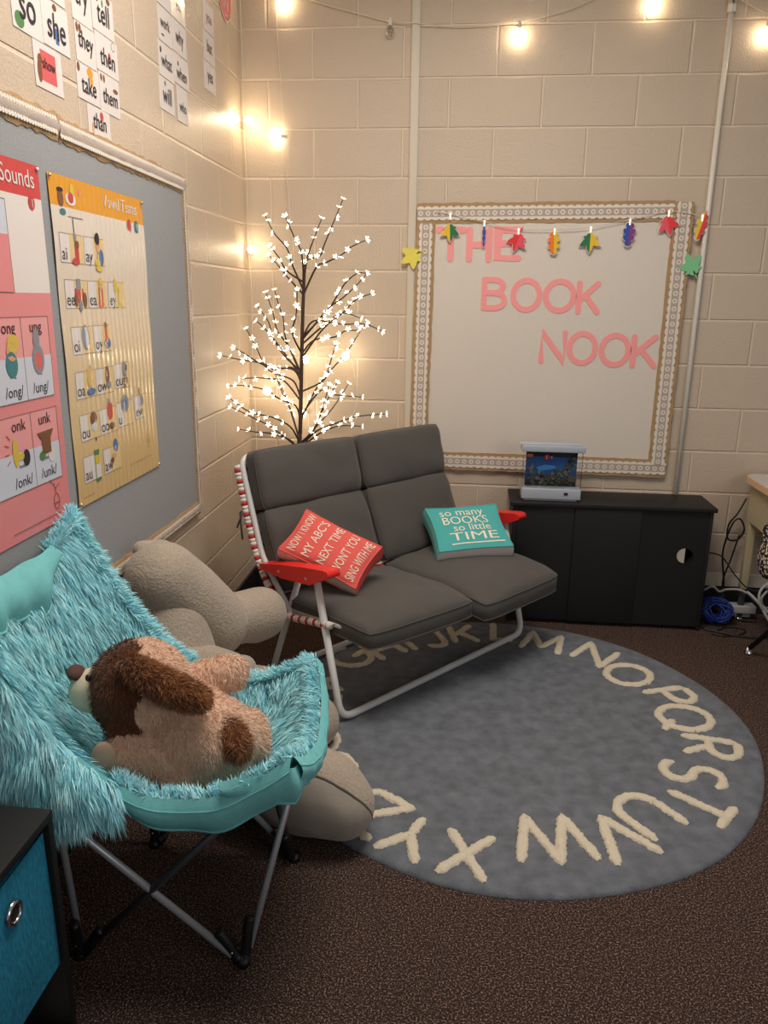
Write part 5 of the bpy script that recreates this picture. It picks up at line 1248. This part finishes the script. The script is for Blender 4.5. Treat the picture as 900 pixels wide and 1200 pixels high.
def foot(c,d1,d2,name='foot_joint'):
    b=MB(); c=Vector((c[0],c[1],0.0)); p=c+Vector((0,0,.013))
    for d in (d1,d2):
        d=Vector(d).normalized(); b.tube(crom([p,p+Vector((d.x*.022,d.y*.022,.006)),p+d*.05+Vector((0,0,.012)),p+d*.075+Vector((0,0,.022))],5),.0125,0,10)
    b.lathe([(0,.02),(.014,.02),(.018,.01),(.017,0),(0,0)],(c.x,c.y,0),0,14)
    o=b.build(name,M['blackp'],fc)
    b=MB(); b.ell(p+Vector(d1).normalized()*.03+Vector((0,-.012,.006)),(.0035,.0035,.0035),0,None,8,6); b.build('rivet',M['chrome'],o)
foot(F1,(.05,-.3,1.2),(.85,0,.7)); foot(F2,(-.8,-.05,.75),(.15,.5,1)); foot(F3,(-.3,-.5,1),(-.7,.1,.6)); foot(F4,(0,0,1),(.7,0,.6))

# ------------------------------------------------------------------ plush dog lying in the chair
dg=thing('plush_dog','tan plush dog with brown ears and patches lying in the turquoise fur chair','plush toy',(.42,-2.2,.40))
HC=Vector((.327,-2.2,.612))
def paintd(P):
    mi=np.zeros(len(P),np.int32)
    d=P-np.array(HC); r=np.linalg.norm(d*np.array([1,1,1]),axis=1)
    # brown mask: the half of the head towards the muzzle, a rough-edged band
    e=.012*np.sin(P[:,2]*60)+.01*np.sin(P[:,1]*70)
    side=(-d[:,0]*.9+d[:,2]*.05-d[:,1]*.25+e)
    head=(r<.135)&(P[:,0]<.46)
    mi[head&(side>.0)]=1
    # light cheek low on the camera side
    mi[head&(d[:,2]<-.075+e)&(side<.06)]=0
    return mi
body=blob('body',[('e',HC,(.118,.108,.116)),('e',(.322,-2.275,.545),(.050,.045,.05)),
  ('l',[(.39,-2.19,.53),(.44,-2.2,.512),(.50,-2.2,.490)],[.075,.100,.098]),('e',(.525,-2.19,.478),(.07,.09,.08)),
  ('l',[(.36,-2.13,.545),(.43,-2.09,.585),(.505,-2.08,.60)],[.040,.043,.046]),
  ('l',[(.51,-2.13,.48),(.555,-2.10,.465),(.575,-2.13,.43)],[.05,.046,.038]),
  ('l',[(.42,-2.25,.465),(.362,-2.29,.495),(.325,-2.31,.508)],[.05,.044,.036]),('e',(.322,-2.31,.506),(.032,.030,.052)),
  ('l',[(.47,-2.26,.44),(.41,-2.29,.43)],[.045,.04])],[M['tan'],M['brown']],dg,.010,10,paintd)
muz=blob('muzzle',[('e',(.216,-2.215,.607),(.056,.054,.054)),('e',(.24,-2.21,.605),(.05,.06,.058))],[M['cream']],dg,.009,8)
b=MB(); b.ell((.186,-2.225,.655),(.022,.026,.014),0,Matrix.Rotation(.5,3,'Y'),16,10); b.build('nose',M['nose'],dg)
b=MB(); b.ell((.298,-2.348,.512),(.028,.014,.047),0,Matrix.Rotation(.35,3,'Z'),18,12); b.build('paw_pad',M['pad'],dg)
ear=blob('ear',[('l',[(.345,-2.275,.712),(.395,-2.292,.690),(.45,-2.29,.660),(.490,-2.275,.636)],[.024,.034,.038,.032]),('l',[(.32,-2.265,.70),(.37,-2.287,.685)],[.02,.026])],[M['brown']],dg,.009,8)
ear2=blob('ear',[('l',[(.30,-2.10,.665),(.27,-2.075,.60),(.265,-2.07,.54)],[.024,.036,.03])],[M['brown']],dg,.009,8)
tail=blob('tail',[('l',[(.535,-2.225,.535),(.557,-2.245,.522),(.575,-2.265,.508)],[.036,.038,.032])],[M['brown']],dg,.008,6)
b=MB()
for y,z in ((-2.265,.665),(-2.15,.675)): b.ell((.235,y,z),(.007,.006,.009),0,None,10,8)
b.build('eye',M['blackp'],dg)
def outward(V,T,c=None):
    N=np.cross(V[T[:,1]]-V[T[:,0]],V[T[:,2]]-V[T[:,0]]); P=V[T].mean(1)
    if (N*(P-P.mean(0))).sum()<0: T=T[:,[0,2,1]]
    return T
def fuzz(o,mats,count,length,width,flow=(0.2,0,-1),name='plush_pile'):
    V,T,mi=tri_arrays(o); T=outward(V,T)
    fur(name,V,T,mats,dg,count,length,width,flow,.75,.55,.35,.02,.35,mi,.3,2)
fuzz(body,[M['tanfur'],M['brownfur']],26000,.013,.0016,(.5,0,-.6)); fuzz(ear,[M['earfur']],5000,.015,.0016,(1,0,-.5)); fuzz(ear2,[M['earfur']],1500,.014,.0016); fuzz(tail,[M['earfur']],2200,.014,.0016); 

# ------------------------------------------------------------------ giant plush bear slumped by the wall
br_=thing('plush_bear','giant grey plush bear slumped against the left wall behind the turquoise chair','plush toy',(.3,-1.6,0))
bear=blob('body',[('e',(.18,-1.66,.25),(.165,.19,.22)),('l',[(.17,-1.64,.40),(.17,-1.60,.52)],[.15,.12]),
  # legs along the floor
  ('l',[(.30,-1.68,.17),(.48,-1.80,.165),(.62,-1.86,.15)],[.16,.14,.12]),
  ('l',[(.34,-1.47,.16),(.46,-1.44,.15),(.53,-1.43,.13)],[.14,.125,.11])],[M['sherpa']],br_,.016,10)
blob('head',[('l',[(.145,-1.60,.655),(.20,-1.54,.56),(.262,-1.485,.462)],[.118,.124,.118])],[M['sherpa']],br_,.013,8)
blob('arm',[('l',[(.24,-1.72,.43),(.31,-1.67,.405),(.36,-1.63,.375)],[.06,.062,.055]),('l',[(.28,-1.55,.33),(.385,-1.575,.35)],[.05,.045])],[M['sherpa']],br_,.011,6)
mz=blob('muzzle',[('l',[(.295,-1.39,.435),(.365,-1.275,.412)],[.090,.097]),('e',(.345,-1.30,.405),(.08,.08,.095))],[M['sherpa']],br_,.012,6)
b=MB(); b.ell((.415,-1.19,.40),(.026,.026,.02),0,None,14,10); b.build('nose',M['nose'],br_)
er=blob('ear',[('l',[(.085,-1.60,.745),(.125,-1.53,.725)],[.03,.034])],[M['sherpa']],br_,.011,5)
def footp(shapes,cut,label):
    o=blob('foot',shapes,[M['sherpa'],M['sole']],br_,.012,8,cut); return o
# near foot: long sole with a seam turned to the camera side
def cut1(P):
    # sole side lies below/in front of a slanted seam plane
    d=(P[:,1]+1.895)*-1.0+(.155-P[:,2])*.55-(P[:,0]-.66)*.34
    return (d>0).astype(np.int32)
f1=footp([('l',[(.50,-1.82,.135),(.60,-1.855,.142),(.70,-1.885,.135),(.755,-1.905,.115)],[.118,.128,.122,.098]),('e',(.66,-1.895,.10),(.155,.075,.095))],cut1,'')
f2=footp([('l',[(.50,-1.44,.125),(.555,-1.455,.115),(.585,-1.46,.105)],[.108,.105,.095])],lambda P:np.zeros(len(P)),'')
def seam(o,cutf,name='seam'):
    V,T,mi=tri_arrays(o); ed={}
    for t,m_ in zip(T,mi):
        for a,c in ((t[0],t[1]),(t[1],t[2]),(t[2],t[0])): ed.setdefault((min(a,c),max(a,c)),[]).append(m_)
    E_=[k for k,v in ed.items() if len(v)==2 and v[0]!=v[1]]; nx={}
    for a,c in E_: nx.setdefault(a,[]).append(c); nx.setdefault(c,[]).append(a)
    if not nx: return
    seen=set(); b=MB()
    for s0 in nx:
        if s0 in seen: continue
        path=[s0]; seen.add(s0)
        while True:
            n_=[q for q in nx[path[-1]] if q not in seen]
            if not n_: break
            path.append(n_[0]); seen.add(n_[0])
        if len(path)>8:
            P=[Vector(V[i]) for i in path]+[Vector(V[path[0]])]
            for _ in range(6): P=[P[0]]+[(P[i-1]+P[i]*2+P[i+1])/4 for i in range(1,len(P)-1)]+[P[-1]]
            b.tube(P,.0035,0,6,False)
    b.build(name,M['seam'],br_)
seam(f1,cut1)

# ------------------------------------------------------------------ camera
cam=bpy.data.cameras.new('camera'); co=bpy.data.objects.new('camera',cam); COL.objects.link(co)
cam.sensor_fit='VERTICAL'; cam.sensor_height=36; cam.sensor_width=27; cam.lens=896.786/1200*36; cam.clip_start=.05
yaw,pit,rol=math.radians(5.58514),math.radians(15.44324),math.radians(.72155)
f=Vector((-math.sin(yaw)*math.cos(pit),math.cos(yaw)*math.cos(pit),-math.sin(pit))); r=Vector((math.cos(yaw),math.sin(yaw),0)); u=r.cross(f)
r2=r*math.cos(rol)+u*math.sin(rol); u2=-r*math.sin(rol)+u*math.cos(rol)
m=Matrix((r2,u2,-f)).transposed().to_4x4(); m.translation=(1.04471,-3.75204,1.4921); co.matrix_world=m; SC.camera=co

# ------------------------------------------------------------------ light
def area(name,loc,target,size,power,col):
    l=bpy.data.lights.new(name,'AREA'); l.shape='RECTANGLE'; l.size,l.size_y=size; l.energy=power; l.color=col
    o=bpy.data.objects.new(name,l); COL.objects.link(o); o.location=loc
    o.rotation_euler=(Vector(target)-Vector(loc)).to_track_quat('-Z','Y').to_euler(); return o
area('ceiling_lamp',(1.05,-1.75,2.96),(1.05,-1.75,0),(1.2,1.0),52,(1,.93,.84))
area('camera_side_fill',(3.6,-4.4,1.9),(.6,-1.0,.8),(1.4,1.4),18,(1,.95,.9))  # soft fill added from the camera side, source unseen
w=bpy.data.worlds.new('world'); SC.world=w; w.use_nodes=True
w.node_tree.nodes['Background'].inputs[0].default_value=(.9,.92,1,1); w.node_tree.nodes['Background'].inputs[1].default_value=.18
SC.view_settings.view_transform='Standard'; SC.view_settings.look='None'; SC.view_settings.gamma=1; SC.view_settings.use_curve_mapping=False; SC.view_settings.exposure=0
